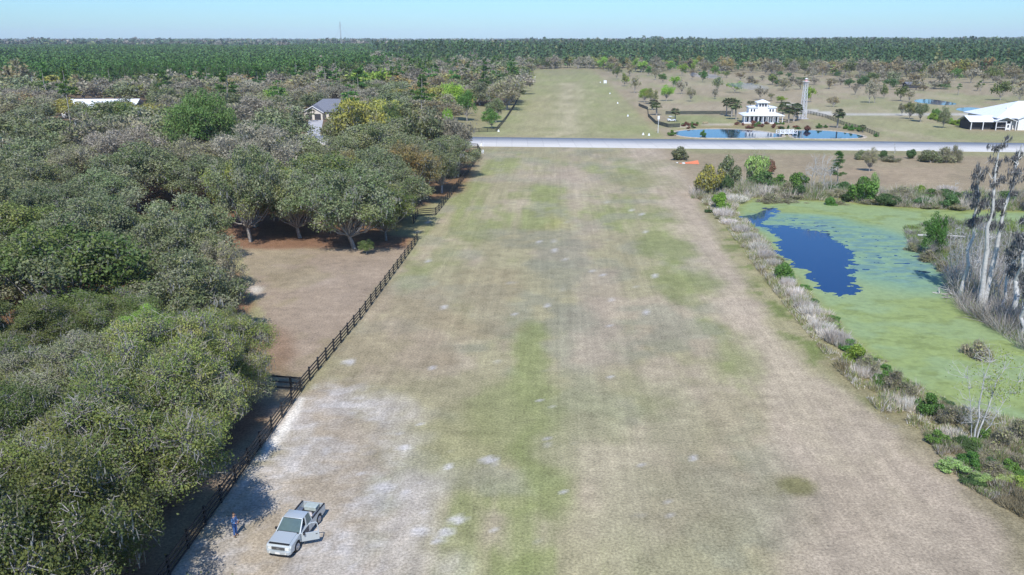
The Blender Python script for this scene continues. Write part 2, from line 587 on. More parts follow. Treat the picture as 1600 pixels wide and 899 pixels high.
    bp.inputs['Distance'].default_value = .08
    L.new(noise(4.0, 5, geo.outputs['Position'], .7), bp.inputs['Height'])
    L.new(bp.outputs[0], b.inputs['Normal'])
    me.materials.append(m)
    props(link('ground', me), kind='structure')


build_ground()

# ------------------------------------------------------------------ road (a concrete taxiway across the strip)
CONC = plain('pale_concrete', (.46, .455, .46), .85, var=.12, scale=.35)


def build_road():
    V, F = [], []
    n = 260
    xs = np.linspace(-420, 900, n)

    def line(pts):
        P = np.array([G(*p) for p in pts])
        k0 = (P[1, 1] - P[0, 1]) / (P[1, 0] - P[0, 0])
        A = np.polyfit(P[:, 0], P[:, 1], 1)
        return A
    a, b = line(ROAD_S), line(ROAD_N)
    for x in xs:
        for q, dz in ((a, .0), (b, .0)):
            pass
        ya, yb = np.polyval(a, x), np.polyval(b, x)
        V += [(x, ya, -.10), (x, ya, .05), (x, yb, .05), (x, yb, -.10)]
    for i in range(n - 1):
        for j in range(3):
            F.append((i * 4 + j, i * 4 + j + 1, (i + 1) * 4 + j + 1, (i + 1) * 4 + j))
    me = mesh_np('taxiway', V, [f[::-1] for f in F], None)
    m = bpy.data.materials.new('taxiway_concrete')
    nt = nodes_of(m)
    bs = nt.nodes['Principled BSDF']
    bs.inputs['Roughness'].default_value = .85
    geo = nt.nodes.new('ShaderNodeNewGeometry')
    mp = nt.nodes.new('ShaderNodeMapping')
    mp.inputs['Scale'].default_value = (.03, .5, 1)
    nt.links.new(geo.outputs['Position'], mp.inputs[0])
    n1 = nt.nodes.new('ShaderNodeTexNoise')
    n1.inputs['Scale'].default_value = 1
    n1.inputs['Detail'].default_value = 6
    nt.links.new(mp.outputs[0], n1.inputs['Vector'])
    br = nt.nodes.new('ShaderNodeTexBrick')
    br.offset = 0
    br.inputs['Scale'].default_value = 1
    br.inputs['Brick Width'].default_value = 5
    br.inputs['Row Height'].default_value = 5
    br.inputs['Mortar Size'].default_value = .05
    br.inputs[1].default_value = (.50, .485, .455, 1)
    br.inputs[2].default_value = (.45, .44, .415, 1)
    br.inputs[3].default_value = (.30, .29, .29, 1)
    nt.links.new(geo.outputs['Position'], br.inputs[0])
    r = nt.nodes.new('ShaderNodeMapRange')
    r.inputs[1].default_value = .3
    r.inputs[2].default_value = .7
    r.inputs[3].default_value = .88
    r.inputs[4].default_value = 1.1
    nt.links.new(n1.outputs[0], r.inputs[0])
    mx = nt.nodes.new('ShaderNodeMix')
    mx.data_type = 'RGBA'
    mx.blend_type = 'MULTIPLY'
    mx.inputs[0].default_value = 1
    nt.links.new(br.outputs[0], mx.inputs[6])
    nt.links.new(r.outputs[0], mx.inputs[7])
    nt.links.new(mx.outputs[2], bs.inputs['Base Color'])
    me.materials.append(m)
    props(link('road', me), kind='structure')
    return a, b


ROAD_A, ROAD_B = build_road()
dv = MB()
p = [G(*q) for q in ((479, 212), (500, 213), (505, 188), (482, 188))]
dv.poly([(q[0], q[1], .006) for q in p], (0, 0, .05))
props(dv.build('driveway', CONC), kind='structure')


# ------------------------------------------------------------------ water
def water_mat(name, rgb, bs=.12, sc=1.6):
    m = bpy.data.materials.new(name)
    nt = nodes_of(m)
    b = nt.nodes['Principled BSDF']
    b.inputs['Base Color'].default_value = (*rgb, 1)
    b.inputs['Roughness'].default_value = .04
    b.inputs['IOR'].default_value = 1.33
    b.inputs['Specular IOR Level'].default_value = .38
    geo = nt.nodes.new('ShaderNodeNewGeometry')
    n = nt.nodes.new('ShaderNodeTexNoise')
    n.inputs['Scale'].default_value = sc
    n.inputs['Detail'].default_value = 5
    nt.links.new(geo.outputs['Position'], n.inputs['Vector'])
    bp = nt.nodes.new('ShaderNodeBump')
    bp.inputs['Strength'].default_value = bs
    bp.inputs['Distance'].default_value = .03
    nt.links.new(n.outputs[0], bp.inputs['Height'])
    nt.links.new(bp.outputs[0], b.inputs['Normal'])
    return m


def flat_poly(name, P, z, mat, thick=0.0):
    m = MB()
    m.poly([(q[0], q[1], z) for q in P], (0, 0, -thick) if thick else None)
    return m.build(name, mat)


def smooth_poly(P, k=3):
    P = np.array(P)
    for _ in range(k):
        Q = np.roll(P, -1, 0)
        P = np.stack([.75 * P + .25 * Q, .25 * P + .75 * Q], 1).reshape(-1, 2)
    return P


WATER = water_mat('pond_water', (.006, .035, .11))
WATER2 = water_mat('basin_water', (.008, .04, .08), .6, .5)
big = POND.mean(0)
PW = big + (POND - big) * 1.03
PZ = -0.45
props(flat_poly('pond_water', PW, PZ, WATER), kind='structure')
for nm, P in (('ornamental_pond_water', POOL_W), ('ornamental_pond_water', POOL_E), ('lake_water', LAKE_A), ('lake_water', LAKE_B)):
    S = smooth_poly(P)
    c0 = S.mean(0)
    rim = MB()
    if 'orn' in nm:
        O = c0 + (S - c0) * 1.0
        n_ = len(S)
        nv = S - np.roll(S, 1, 0)
        bm = rim.bm
        for k in range(n_):
            p0, p1 = Vector((*S[k], 0)), Vector((*S[(k + 1) % n_], 0))
            d0 = (p0 - Vector((*c0, 0))).normalized() * .9
            d1 = (p1 - Vector((*c0, 0))).normalized() * .9
            bm.faces.new([bm.verts.new(v) for v in (p0 + Vector((0, 0, .03)), p1 + Vector((0, 0, .03)), p1 + d1 + Vector((0, 0, .22)), p0 + d0 + Vector((0, 0, .22)))])
            bm.faces.new([bm.verts.new(v) for v in (p0 + d0 + Vector((0, 0, .22)), p1 + d1 + Vector((0, 0, .22)), p1 + d1 * 1.6 + Vector((0, 0, -.05)), p0 + d0 * 1.6 + Vector((0, 0, -.05)))])
        bmesh.ops.remove_doubles(bm, verts=bm.verts, dist=.001)
        props(rim.build('pond_edge_ground', plain('pale_shore', (.42, .36, .27), .9, var=.3, scale=1)), kind='structure')
    props(flat_poly(nm, S, .05, WATER2 if 'orn' in nm else WATER), kind='structure')


def build_duckweed():
    st = .25
    x0, x1 = 26.0, 150.0
    y0, y1 = 50.0, 185.0
    gx = np.arange(x0, x1, st)
    gy = np.arange(y0, y1, st)
    X, Y = np.meshgrid(gx, gy, indexing='ij')
    d = poly_dist(X, Y, POND)
    nA = fbm(X / 4, Y / 2.2, 61, 6)
    nB = fbm(X / 1.1, Y / .7, 62, 5)
    nC = fbm(X / 14, Y / 8, 63, 4)
    oa = poly_dist(X, Y, OPEN_A)
    ob = poly_dist(X, Y, OPEN_B)
    hole = np.maximum(oa / 1.0, ob / .8) + 4.5 * (nA - .5) + 4.0 * (nB - .5)
    # thin scum zone round the open water: broken cover
    cx, cy = G(1350, 385)
    cx2, cy2 = G(1240, 345)
    r1 = np.hypot((X - cx) / 13, (Y - cy) / 26)
    r2 = np.hypot((X - cx2) / 13, (Y - cy2) / 9)
    thin = np.clip(1 - np.minimum(r1, r2), 0, 1)
    thin = smooth(0, .45, thin)
    thin = np.maximum(thin, 0)
    f = np.minimum(-hole, (nB * .55 + nA * .45 - .235 - .125 * thin) * 12)
    V = np.stack([X, Y], -1)
    # marching: clip triangles of the grid at f > 0
    nx, ny = X.shape
    id_ = np.arange(nx * ny).reshape(nx, ny)
    a, b, c, e = id_[:-1, :-1].ravel(), id_[1:, :-1].ravel(), id_[1:, 1:].ravel(), id_[:-1, 1:].ravel()
    T = np.concatenate([np.stack([a, b, c], 1), np.stack([a, c, e], 1)])
    ff = f.ravel()
    dd = d.ravel()
    T = T[(dd[T] > -1.0).all(1) & ((V.reshape(-1, 2)[T][:, :, 1]).max(1) < 185)]
    ins = (ff[T] > 0)
    k = ins.sum(1)
    XY = V.reshape(-1, 2)
    thin_ = thin.ravel()
    outs = [XY[T[k == 3]].reshape(-1, 2)]
    for cnt in (1, 2):
        S = T[k == cnt]
        I = ff[S] > 0
        odd = np.argmax(I if cnt == 1 else ~I, axis=1)
        S = np.stack([S[np.arange(len(S)), (odd + j) % 3] for j in range(3)], 1)
        A, B, C = XY[S[:, 0]], XY[S[:, 1]], XY[S[:, 2]]
        fa, fb, fc = ff[S[:, 0]], ff[S[:, 1]], ff[S[:, 2]]
        tb = (fa / (fa - fb))[:, None]
        tc = (fa / (fa - fc))[:, None]
        AB, AC = A + (B - A) * tb, A + (C - A) * tc
        if cnt == 1: outs.append(np.stack([A, AB, AC], 1).reshape(-1, 2))
        else:
            outs.append(np.stack([AB, B, C], 1).reshape(-1, 2))
            outs.append(np.stack([AB, C, AC], 1).reshape(-1, 2))
    P = np.concatenate(outs)
    x, y = P[:, 0], P[:, 1]
    G1 = np.array((.275, .35, .145))
    G2 = np.array((.28, .335, .10))
    G3 = np.array((.20, .33, .20))
    G4 = np.array((.145, .25, .22))
    c = np.ones((len(P), 1)) * G1
    n1 = fbm(x / 9, y / 6, 71, 4)[:, None]
    n2 = fbm(x / 2.5, y / 1.2, 72, 5)[:, None]

    def mx(c, col, a): return c * (1 - a) + col * a
    c = mx(c, G2, smooth(.5, .65, n1) * .8)
    c = mx(c, np.array((.19, .23, .06)), smooth(.55, .62, n2) * .55 * smooth(.4, .6, n1))
    th = np.clip(1 - np.minimum(np.hypot((x - cx) / 15, (y - cy) / 30), np.hypot((x - cx2) / 15, (y - cy2) / 11)), 0, 1)[:, None]
    c = mx(c, G3, smooth(.0, .35, th) * .8)
    c = mx(c, G4, smooth(.15, .5, th) * smooth(.42, .6, n2) * .9)
    edge = smooth(3.0, .5, poly_dist(x, y, POND))[:, None]
    c = mx(c, np.array((.26, .26, .07)), edge * .7)
    F = np.arange(len(P)).reshape(-1, 3)
    Vv = np.column_stack([x, y, np.full(len(x), PZ + .006)])
    m = bpy.data.materials.new('duckweed')
    nt = nodes_of(m)
    b = nt.nodes['Principled BSDF']
    b.inputs['Roughness'].default_value = .6
    b.inputs['Specular IOR Level'].default_value = .35
    at = nt.nodes.new('ShaderNodeAttribute')
    at.attribute_name = 'col'
    geo = nt.nodes.new('ShaderNodeNewGeometry')
    n = nt.nodes.new('ShaderNodeTexNoise')
    n.inputs['Scale'].default_value = 1.3
    n.inputs['Detail'].default_value = 8
    n.inputs['Roughness'].default_value = .7
    nt.links.new(geo.outputs['Position'], n.inputs['Vector'])
    r = nt.nodes.new('ShaderNodeMapRange')
    r.inputs[1].default_value = .3
    r.inputs[2].default_value = .7
    r.inputs[3].default_value = .78
    r.inputs[4].default_value = 1.18
    nt.links.new(n.outputs[0], r.inputs[0])
    mm = nt.nodes.new('ShaderNodeMix')
    mm.data_type = 'RGBA'
    mm.blend_type = 'MULTIPLY'
    mm.inputs[0].default_value = 1
    nt.links.new(at.outputs['Color'], mm.inputs[6])
    nt.links.new(r.outputs[0], mm.inputs[7])
    nt.links.new(mm.outputs[2], b.inputs['Base Color'])
    me = mesh_np('duckweed', Vv, F, m, c)
    props(link('duckweed', me), 'bright green duckweed film covering most of the pond', 'duckweed', kind='stuff')


build_duckweed()

# ------------------------------------------------------------------ plants: shapes shared by their copies
RN = np.random.default_rng(7)


def unit(v):
    return v / (np.linalg.norm(v, axis=-1, keepdims=True) + 1e-9)


def quads(C, U, W):
    V = np.stack([C - U, C - W, C + U, C + W], 1).reshape(-1, 3)
    return V, np.arange(len(V)).reshape(-1, 4)


def leaf_quads(rng, C, N, size, aspect=.62, flat=.8):
    n = len(C)
    N = unit(N * flat + rng.normal(size=(n, 3)) * (1 - flat * .5))
    R = rng.normal(size=(n, 3))
    U = unit(np.cross(N, R))
    W = np.cross(N, U)
    s = size * rng.uniform(.6, 1.35, (n, 1))
    return quads(C, U * s * .5 * 1.3, W * s * .5 * aspect * 1.3)


def pick(rng, pal, n):
    w = np.array([p[1] for p in pal], float)
    i = rng.choice(len(pal), n, p=w / w.sum())
    return np.array([p[0] for p in pal])[i]


def tubes(segs, sides=4):
    """segs: list of (p0, p1, r0, r1) straight tapered limbs, as one vertex/face array"""
    P0 = np.array([s[0] for s in segs], float)
    P1 = np.array([s[1] for s in segs], float)
    r0 = np.array([s[2] for s in segs])[:, None]
    r1 = np.array([s[3] for s in segs])[:, None]
    D = unit(P1 - P0)
    A = np.where(np.abs(D[:, 2:3]) > .9, np.array([[1., 0, 0]]), np.array([[0., 0, 1]]))
    U = unit(np.cross(D, A))
    W = np.cross(D, U)
    ang = np.arange(sides) * 2 * math.pi / sides
    ring0 = [P0 + (U * math.cos(a) + W * math.sin(a)) * r0 for a in ang]
    ring1 = [P1 + (U * math.cos(a) + W * math.sin(a)) * r1 for a in ang]
    V = np.stack(ring0 + ring1, 1)
    n = len(segs)
    base = (np.arange(n) * 2 * sides)[:, None]
    F = []
    for k in range(sides):
        F.append(base + np.array([[k, (k + 1) % sides, sides + (k + 1) % sides, sides + k]]))
    return V.reshape(-1, 3), np.concatenate(F)


def limb(rng, p0, p1, r0, r1, n=4, wob=.12):
    p0, p1 = np.array(p0, float), np.array(p1, float)
    L = np.linalg.norm(p1 - p0)
    pts = [p0 + (p1 - p0) * t for t in np.linspace(0, 1, n + 1)]
    for i in range(1, n):
        pts[i] = pts[i] + rng.normal(size=3) * L * wob * .5
    rs = np.linspace(r0, r1, n + 1)
    return [(pts[i], pts[i + 1], rs[i], rs[i + 1]) for i in range(n)]


PAL = {
    'oak_grey': [((0.193, 0.238, 0.103), 3), ((0.261, 0.287, 0.157), 3), ((0.144, 0.196, 0.068), 2), ((0.337, 0.335, 0.224), 1.6), ((0.253, 0.262, 0.082), 1)],
    'oak_olive': [((0.266, 0.313, 0.073), 3), ((0.176, 0.237, 0.061), 2.5), ((0.120, 0.184, 0.055), 1.5), ((0.330, 0.322, 0.104), 1.3), ((0.281, 0.306, 0.183), 1)],
    'oak_green': [((0.142, 0.196, 0.055), 3), ((0.096, 0.149, 0.042), 2), ((0.207, 0.243, 0.065), 2), ((0.253, 0.243, 0.156), .7)],
    'lime': [((0.296, 0.459, 0.064), 3), ((0.211, 0.373, 0.051), 2), ((0.352, 0.473, 0.115), 1)],
    'green': [((0.112, 0.244, 0.045), 3), ((0.155, 0.301, 0.064), 2), ((0.070, 0.158, 0.038), 1)],
    'yellow': [((0.422, 0.401, 0.070), 3), ((0.323, 0.329, 0.077), 2), ((0.267, 0.287, 0.128), 1), ((0.282, 0.301, 0.205), .6)],
    'rust': [((0.366, 0.287, 0.102), 3), ((0.282, 0.251, 0.102), 2), ((0.422, 0.272, 0.102), 1.2), ((0.267, 0.272, 0.179), 1)],
    'brown': [((0.349, 0.285, 0.151), 3), ((0.301, 0.246, 0.131), 2), ((0.337, 0.338, 0.131), 1.2)],
    'bare': [((0.397, 0.361, 0.271), 3), ((0.325, 0.293, 0.208), 2), ((0.289, 0.281, 0.177), 1)],
    'bare_olive': [((0.371, 0.340, 0.213), 3), ((0.294, 0.302, 0.146), 2), ((0.282, 0.302, 0.112), 1.5)],
    'pine': [((0.110, 0.226, 0.050), 3), ((0.078, 0.174, 0.043), 2), ((0.156, 0.279, 0.057), 1.5)],
    'bigpine': [((0.146, 0.252, 0.067), 3), ((0.110, 0.190, 0.056), 2), ((0.207, 0.299, 0.090), 1.5)],
    'moss': [((.27, .275, .25), 3), ((.22, .225, .2), 2), ((.33, .33, .31), 1)],
    'reed': [((.70, .65, .56), 3), ((.55, .48, .37), 1.5), ((.78, .74, .68), 1)],
    'redbrown': [((.24, .10, .07), 3), ((.30, .16, .10), 2), ((.15, .12, .06), 1)],
    'darkshrub': [((0.085, 0.166, 0.050), 3), ((0.124, 0.209, 0.072), 2)],
    'pale': [((0.348, 0.463, 0.160), 3), ((0.295, 0.436, 0.109), 2)],
}


def spread_blobs(rng, R, zc, Hc, nb, up=-.6):
    """centres and radii of the leaf masses that make a crown: an uneven dome"""
    out = []
    tries = 0
    while len(out) < nb and tries < 4000:
        tries += 1
        d = unit(rng.normal(size=3))
        if d[2] < up: continue
        k = rng.uniform(.45, 1.08) if rng.random() < .8 else rng.uniform(.0, .5)
        r = R * rng.uniform(.12, .30)
        c = np.array([d[0] * (R - r * .6) * k, d[1] * (R - r * .6) * k, zc + d[2] * (Hc / 2 - r * .5) * k])
        if all(np.linalg.norm(c - o[0]) > .80 * max(r, o[1]) for o in out): out.append((c, r))
    return out


PROTO = {}


def tree_proto(kind, pal, lod, seed, R0=6.0, H0=11.0, under=.16, twiggy=0.0, moss=0.0, bark=None, crown_frac=.86, n=None, size=None, nb=None, cl=None, shell=.55):
    """returns [(part name, mesh)...], crown radius R0, height H0"""
    key = (kind, lod, seed)
    if key in PROTO: return PROTO[key]
    rng = np.random.default_rng(seed * 97 + lod * 13 + sum(map(ord, kind)))
    bark = bark or BARK_GREY
    n = n or (130000, 26000, 4600, 1000)[lod]
    size = size or (.10, .21, .41, .85)[lod]
    nb = nb or (64, 46, 26, 12)[lod]
    Hc = H0 * crown_frac
    zc = H0 - Hc / 2
    blobs = spread_blobs(rng, R0, zc, Hc, nb)
    B = np.array([b[0] for b in blobs])
    r = np.array([b[1] for b in blobs])
    # trunk, limbs and branches
    sides = (7, 5, 4, 3)[lod]
    fork = np.array([rng.normal() * .2, rng.normal() * .2, H0 * under])
    rt = R0 * .047
    segs = limb(rng, (0, 0, -.3), fork, rt * 1.3, rt, 3, .04)
    for b_, rr in blobs:
        mid = fork + (b_ - fork) * .55 + np.array([0, 0, -.06 * R0]) + rng.normal(size=3) * .25
        segs += limb(rng, fork, mid, rt * .5, rt * .26, 3 if lod < 2 else 1, .1)
        segs += limb(rng, mid, b_ + rng.normal(size=3) * rr * .2, rt * .26, rt * .10, 3 if lod < 2 else 1, .1)
    nbr = (22, 7, 2, 0)[lod]
    nbr = int(nbr * (1 + 1.6 * twiggy))
    for b_, rr in blobs:
        for k in range(nbr):
            d = unit(rng.normal(size=3) + np.array([0, 0, .5]))
            e = b_ + d * rr * rng.uniform(.75, 1.3)
            segs += limb(rng, b_ + d * rr * .1 + rng.normal(size=3) * .15, e, rt * .13, rt * .035, 3 if lod == 0 else 1, .25)
    tv, tf = tubes(segs, 3 if lod >= 1 else 4)
    trunk = mesh_np('trunk', tv, tf, bark)
    # crown
    per = cl or (26, 14, 7, 5)[lod]
    spread = (.24, .34, .55, .9)[lod]
    nleaf = int(n * (1 - twiggy * .75))
    ncl = max(8, nleaf // per)
    bi = rng.choice(len(blobs), ncl, p=r ** 2 / (r ** 2).sum())
    d = unit(rng.normal(size=(ncl, 3)) + np.array([0, 0, .35]))
    rad = r[bi, None] * rng.uniform(shell, 1.08, (ncl, 1)) ** .6
    cc = B[bi] + d * rad * np.array([1, 1, .85])
    ccol = pick(rng, pal, ncl) * rng.uniform(.82, 1.18, (ncl, 1))
    # whole branches differ in leaf colour
    bcol = pick(rng, pal, len(blobs))
    ccol = ccol * .6 + bcol[bi] * .4
    C = np.repeat(cc, per, 0) + rng.normal(size=(ncl * per, 3)) * spread * np.array([1, 1, .7])
    Nn = np.repeat(d, per, 0)
    c1 = np.repeat(ccol, per, 0) * rng.uniform(.88, 1.12, (ncl * per, 1))
    V, F = leaf_quads(rng, C, Nn, size)
    Vs, Fs, Cs = [V], [F], [np.repeat(c1, 4, 0)]
    if twiggy > 0:
        nt_ = int((30000, 5200, 1300, 380)[lod] * twiggy)
        bi = rng.choice(len(blobs), nt_, p=r ** 2 / (r ** 2).sum())
        d = unit(rng.normal(size=(nt_, 3)) + np.array([0, 0, .45]))
        c0 = B[bi] + d * r[bi, None] * rng.uniform(.3, 1.05, (nt_, 1))
        dirv = unit(d + rng.normal(size=(nt_, 3)) * .45 + np.array([0, 0, .35]))
        Lg = (.8, .95, 1.5, 2.2)[lod] * rng.uniform(.5, 1.3, (nt_, 1))
        wd = (.019, .032, .085, .20)[lod]
        W = unit(np.cross(dirv, rng.normal(size=(nt_, 3)))) * wd
        V2, F2 = quads(c0, dirv * Lg * .5, W)
        F2 = F2 + sum(len(v) for v in Vs)
        bp_ = PAL['bare']
        Vs.append(V2); Fs.append(F2); Cs.append(np.repeat(pick(rng, bp_, nt_) * rng.uniform(.75, 1.2, (nt_, 1)), 4, 0))
    V, F, Cc = np.concatenate(Vs), np.concatenate(Fs), np.concatenate(Cs)
    parts = [('trunk', trunk), ('crown', mesh_np('crown', V, F, LEAF, Cc))]
    if moss > 0:
        nm = int((4200, 700, 120, 30)[lod] * moss)
        bi = rng.choice(len(blobs), nm)
        d = unit(rng.normal(size=(nm, 3)) * np.array([1, 1, .5]) + np.array([0, 0, -.1]))
        c0 = B[bi] + d * r[bi, None] * rng.uniform(.6, 1.08, (nm, 1))
        if lod == 0:
            # strands hang in curtains
            k = rng.integers(0, nm, nm)
            c0 = c0[k // 12 * 12 % nm] + rng.normal(size=(nm, 3)) * np.array([.28, .28, .25])
        Lg = (.55, .75, 1.1, 1.5)[lod] * rng.uniform(.3, 1.3, (nm, 1))
        a = rng.uniform(0, 2 * math.pi, nm)
        W = np.stack([np.cos(a), np.sin(a), np.zeros(nm)], 1) * (.035, .08, .18, .35)[lod]
        U = np.stack([rng.normal(size=nm) * .05, rng.normal(size=nm) * .05, -np.ones(nm)], 1)
        V3, F3 = quads(c0 + U * Lg * .4, U * Lg * .5, W)
        parts.append(('hanging_moss', mesh_np('hanging_moss', V3, F3, LEAF, np.repeat(pick(rng, PAL['moss'], nm), 4, 0))))
    PROTO[key] = (parts, R0, H0)
    return PROTO[key]


def pine_proto(kind, lod, seed, R0=3.2, H0=17.0, clear=.45):
    key = (kind, lod, seed)
    if key in PROTO: return PROTO[key]
    rng = np.random.default_rng(seed + 500 + lod)
    segs = limb(rng, (0, 0, -.3), (0, 0, H0 * .96), R0 * .07, R0 * .015, 5, .01)
    nb = (70, 44, 20, 12)[lod]
    Cl, Rl = [], []
    for i in range(nb):
        t = rng.uniform(clear, 1.0) ** .85
        z = H0 * t
        rr = R0 * (1.12 - t) / (1.12 - clear) * rng.uniform(.55, 1.05) * (1.0 if t > clear + .1 else .8)
        a = rng.uniform(0, 6.283)
        e = np.array([math.cos(a) * rr, math.sin(a) * rr, z + rr * .22])
        if lod < 3: segs += limb(rng, (0, 0, z - .2), e, R0 * .018, R0 * .006, 2 if lod < 2 else 1, .06)
        Cl.append(e); Rl.append(R0 * rng.uniform(.16, .27))
        if rr > R0 * .35:
            Cl.append(e * np.array([.55, .55, 1]) + rng.normal(size=3) * .1); Rl.append(R0 * rng.uniform(.14, .22))
    tv, tf = tubes(segs, (5, 4, 3, 3)[lod])
    B, r = np.array(Cl), np.array(Rl)
    n = (15000, 5200, 900, 160)[lod]
    size = (.24, .36, .6, 1.15)[lod]
    bi = rng.integers(0, len(B), n)
    d = unit(rng.normal(size=(n, 3)))
    C = B[bi] + d * r[bi, None] * rng.uniform(.2, 1.1, (n, 1)) * np.array([1, 1, .7])
    U = unit(d + np.array([0, 0, .5])) * size * .6
    W = unit(np.cross(U, rng.normal(size=(n, 3)))) * size * (.16 if lod < 2 else .3)
    V, F = quads(C, U, W)
    col = pick(rng, PAL['pine'], n) * rng.uniform(.8, 1.25, (n, 1))
    PROTO[key] = ([('trunk', mesh_np('trunk', tv, tf, BARK_GREY if lod else BARK_DARK)), ('crown', mesh_np('crown', V, F, LEAF, np.repeat(col, 4, 0)))], R0, H0)
    return PROTO[key]


def palm_proto(seed):
    key = ('palm', 0, seed)
    if key in PROTO: return PROTO[key]
    rng = np.random.default_rng(seed + 900)
    H0, R0 = 7.0, 2.6
    segs = limb(rng, (0, 0, -.2), (.2, .1, H0 - 1.5), .24, .2, 5, .01)
    tv, tf = tubes(segs, 7)
    Vs, Fs, Cs = [], [], []
    k = 0
    for i in range(48):
        a = rng.uniform(0, 6.283)
        el = rng.uniform(-.8, 1.3)
        d = np.array([math.cos(a) * math.cos(el), math.sin(a) * math.cos(el), math.sin(el)])
        stem = np.array([.2, .1, H0 - 1.5]) + d * rng.uniform(.9, 1.3)
        col = np.array((.12, .16, .07)) if rng.random() < .75 else np.array((.22, .19, .12))
        for j in range(11):                    # fan of blades that droop at the tip
            f = (j - 5) / 5 * 1.1
            side = unit(np.cross(d, np.array([0, 0, 1.0])) + 1e-6)
            q = unit(d * math.cos(f) + side * math.sin(f))
            L = rng.uniform(.9, 1.25)
            mid = stem + q * L * .6
            tip = stem + q * L + np.array([0, 0, -.38])
            w = unit(np.cross(q, d + np.array([0.01, 0, .4]))) * .15
            Vs += [stem, mid - w, tip, mid + w]
            Fs.append((k, k + 1, k + 2, k + 3)); k += 4
            Cs += [col * rng.uniform(.75, 1.25)] * 4
    PROTO[key] = ([('trunk', mesh_np('trunk', tv, tf, BARK_GREY)), ('crown', mesh_np('crown', np.array(Vs), Fs, LEAF, np.array(Cs)))], R0, H0)
    return PROTO[key]


def shrub_proto(kind, pal, seed, R0=1.5, H0=2.4, n=5200, size=.13, twig=0.2, nb=12):
    key = (kind, 9, seed)
    if key in PROTO: return PROTO[key]
    rng = np.random.default_rng(seed + 300 + sum(map(ord, kind)))
    blobs = []
    for i in range(nb):
        a = rng.uniform(0, 6.283)
        q = rng.uniform(0, .75)
        rr = R0 * rng.uniform(.26, .42)
        blobs.append((np.array([math.cos(a) * q * R0, math.sin(a) * q * R0, max(rr * .6, H0 * rng.uniform(.2, .95 - .45 * q) - rr * .3)]), rr))
    B = np.array([b[0] for b in blobs]); r = np.array([b[1] for b in blobs])
    segs = []
    for b_, rr in blobs:
        segs += limb(rng, rng.normal(size=3) * np.array([.12, .12, 0]) * R0, b_, .035 * R0, .018 * R0, 2, .1)
        for k in range(int(6 + 14 * twig)):
            d = unit(rng.normal(size=3) + np.array([0, 0, .7]))
            segs += limb(rng, b_, b_ + d * rr * rng.uniform(.7, 1.3), .014 * R0, .004 * R0, 1, .1)
    tv, tf = tubes(segs, 3)
    nl = int(n * (1 - .7 * twig))
    bi = rng.choice(nb, nl, p=r ** 2 / (r ** 2).sum())
    d = unit(rng.normal(size=(nl, 3)) + np.array([0, 0, .2]))
    C = B[bi] + d * r[bi, None] * rng.uniform(.5, 1.1, (nl, 1))
    C[:, 2] = np.abs(C[:, 2])
    V, F = leaf_quads(rng, C, d, size)
    col = np.repeat(pick(rng, pal, nl) * rng.uniform(.8, 1.2, (nl, 1)), 4, 0)
    if twig > 0:
        nt_ = int(2600 * twig)
        bi = rng.choice(nb, nt_)
        c0 = B[bi] + rng.normal(size=(nt_, 3)) * r[bi, None] * .55
        dirv = unit(c0 * np.array([1, 1, .6]) / R0 + rng.normal(size=(nt_, 3)) * .35 + np.array([0, 0, .9]))
        V2, F2 = quads(c0, dirv * rng.uniform(.12, .4, (nt_, 1)) * R0 / 1.5, unit(np.cross(dirv, rng.normal(size=(nt_, 3)))) * .012 * R0 / 1.5)
        V = np.concatenate([V, V2]); F = np.concatenate([F, F2 + len(col)])
        col = np.concatenate([col, np.repeat(pick(rng, PAL['bare'] if kind != 'reed' else PAL['reed'], nt_), 4, 0)])
    PROTO[key] = ([('stems', mesh_np('stems', tv, tf, BARK_GREY)), ('foliage', mesh_np('foliage', V, F, LEAF, col))], R0, H0)
    return PROTO[key]


def reed_proto(seed, pal='reed', H0=1.5, R0=1.4, n=900, w=.022):
    key = ('reed' + pal, 9, seed)
    if key in PROTO: return PROTO[key]
    rng = np.random.default_rng(seed + 40)
    a = rng.uniform(0, 6.283, n)
    q = np.sqrt(rng.uniform(0, 1, n)) * R0 * rng.uniform(.6, 1, n)
    base = np.stack([np.cos(a) * q, np.sin(a) * q, np.zeros(n)], 1)
    lean = rng.normal(size=(n, 3)) * .38 + base / R0 * .35
    lean[:, 2] = 1
    lean = unit(lean)
    L = H0 * rng.uniform(.35, 1.0, (n, 1))
    V, F = quads(base + lean * L * .5, lean * L * .52, unit(np.cross(lean, rng.normal(size=(n, 3)))) * w)
    PROTO[key] = ([('stalks', mesh_np('stalks', V, F, LEAF, np.repeat(pick(rng, PAL[pal], n), 4, 0)))], R0, H0)
    return PROTO[key]


NTREE = [0]


def plant(name, proto, x, y, R, h, label, cat, group=None, rz=None, z=None):
    parts, R0, H0 = proto
    NTREE[0] += 1
    rz = (NTREE[0] * 2.399) % 6.283 if rz is None else rz
    root = bpy.data.objects.new(name, None)
    root.empty_display_size = .5
    root.location = (x, y, gz(x, y) if z is None else z)
    root.rotation_euler = (0, 0, rz)
    q1 = .12 * math.sin(NTREE[0] * 5.3)
    root.scale = (R / R0 * (1 + q1), R / R0 * (1 - q1), h / H0 * (1 + .06 * math.sin(NTREE[0] * 3.1)))
    if h > 4: root.rotation_euler = (.05 * math.sin(NTREE[0] * 7.7), .05 * math.sin(NTREE[0] * 4.9), rz)
    COL.objects.link(root)
    props(root, label, cat, group)
    for nm, me in parts:
        o = bpy.data.objects.new(nm, me)
        COL.objects.link(o)
        o.parent = root
    return root


def lod_at(Y):
    return 0 if Y < 92 else 1 if Y < 210 else 2 if Y < 470 else 3


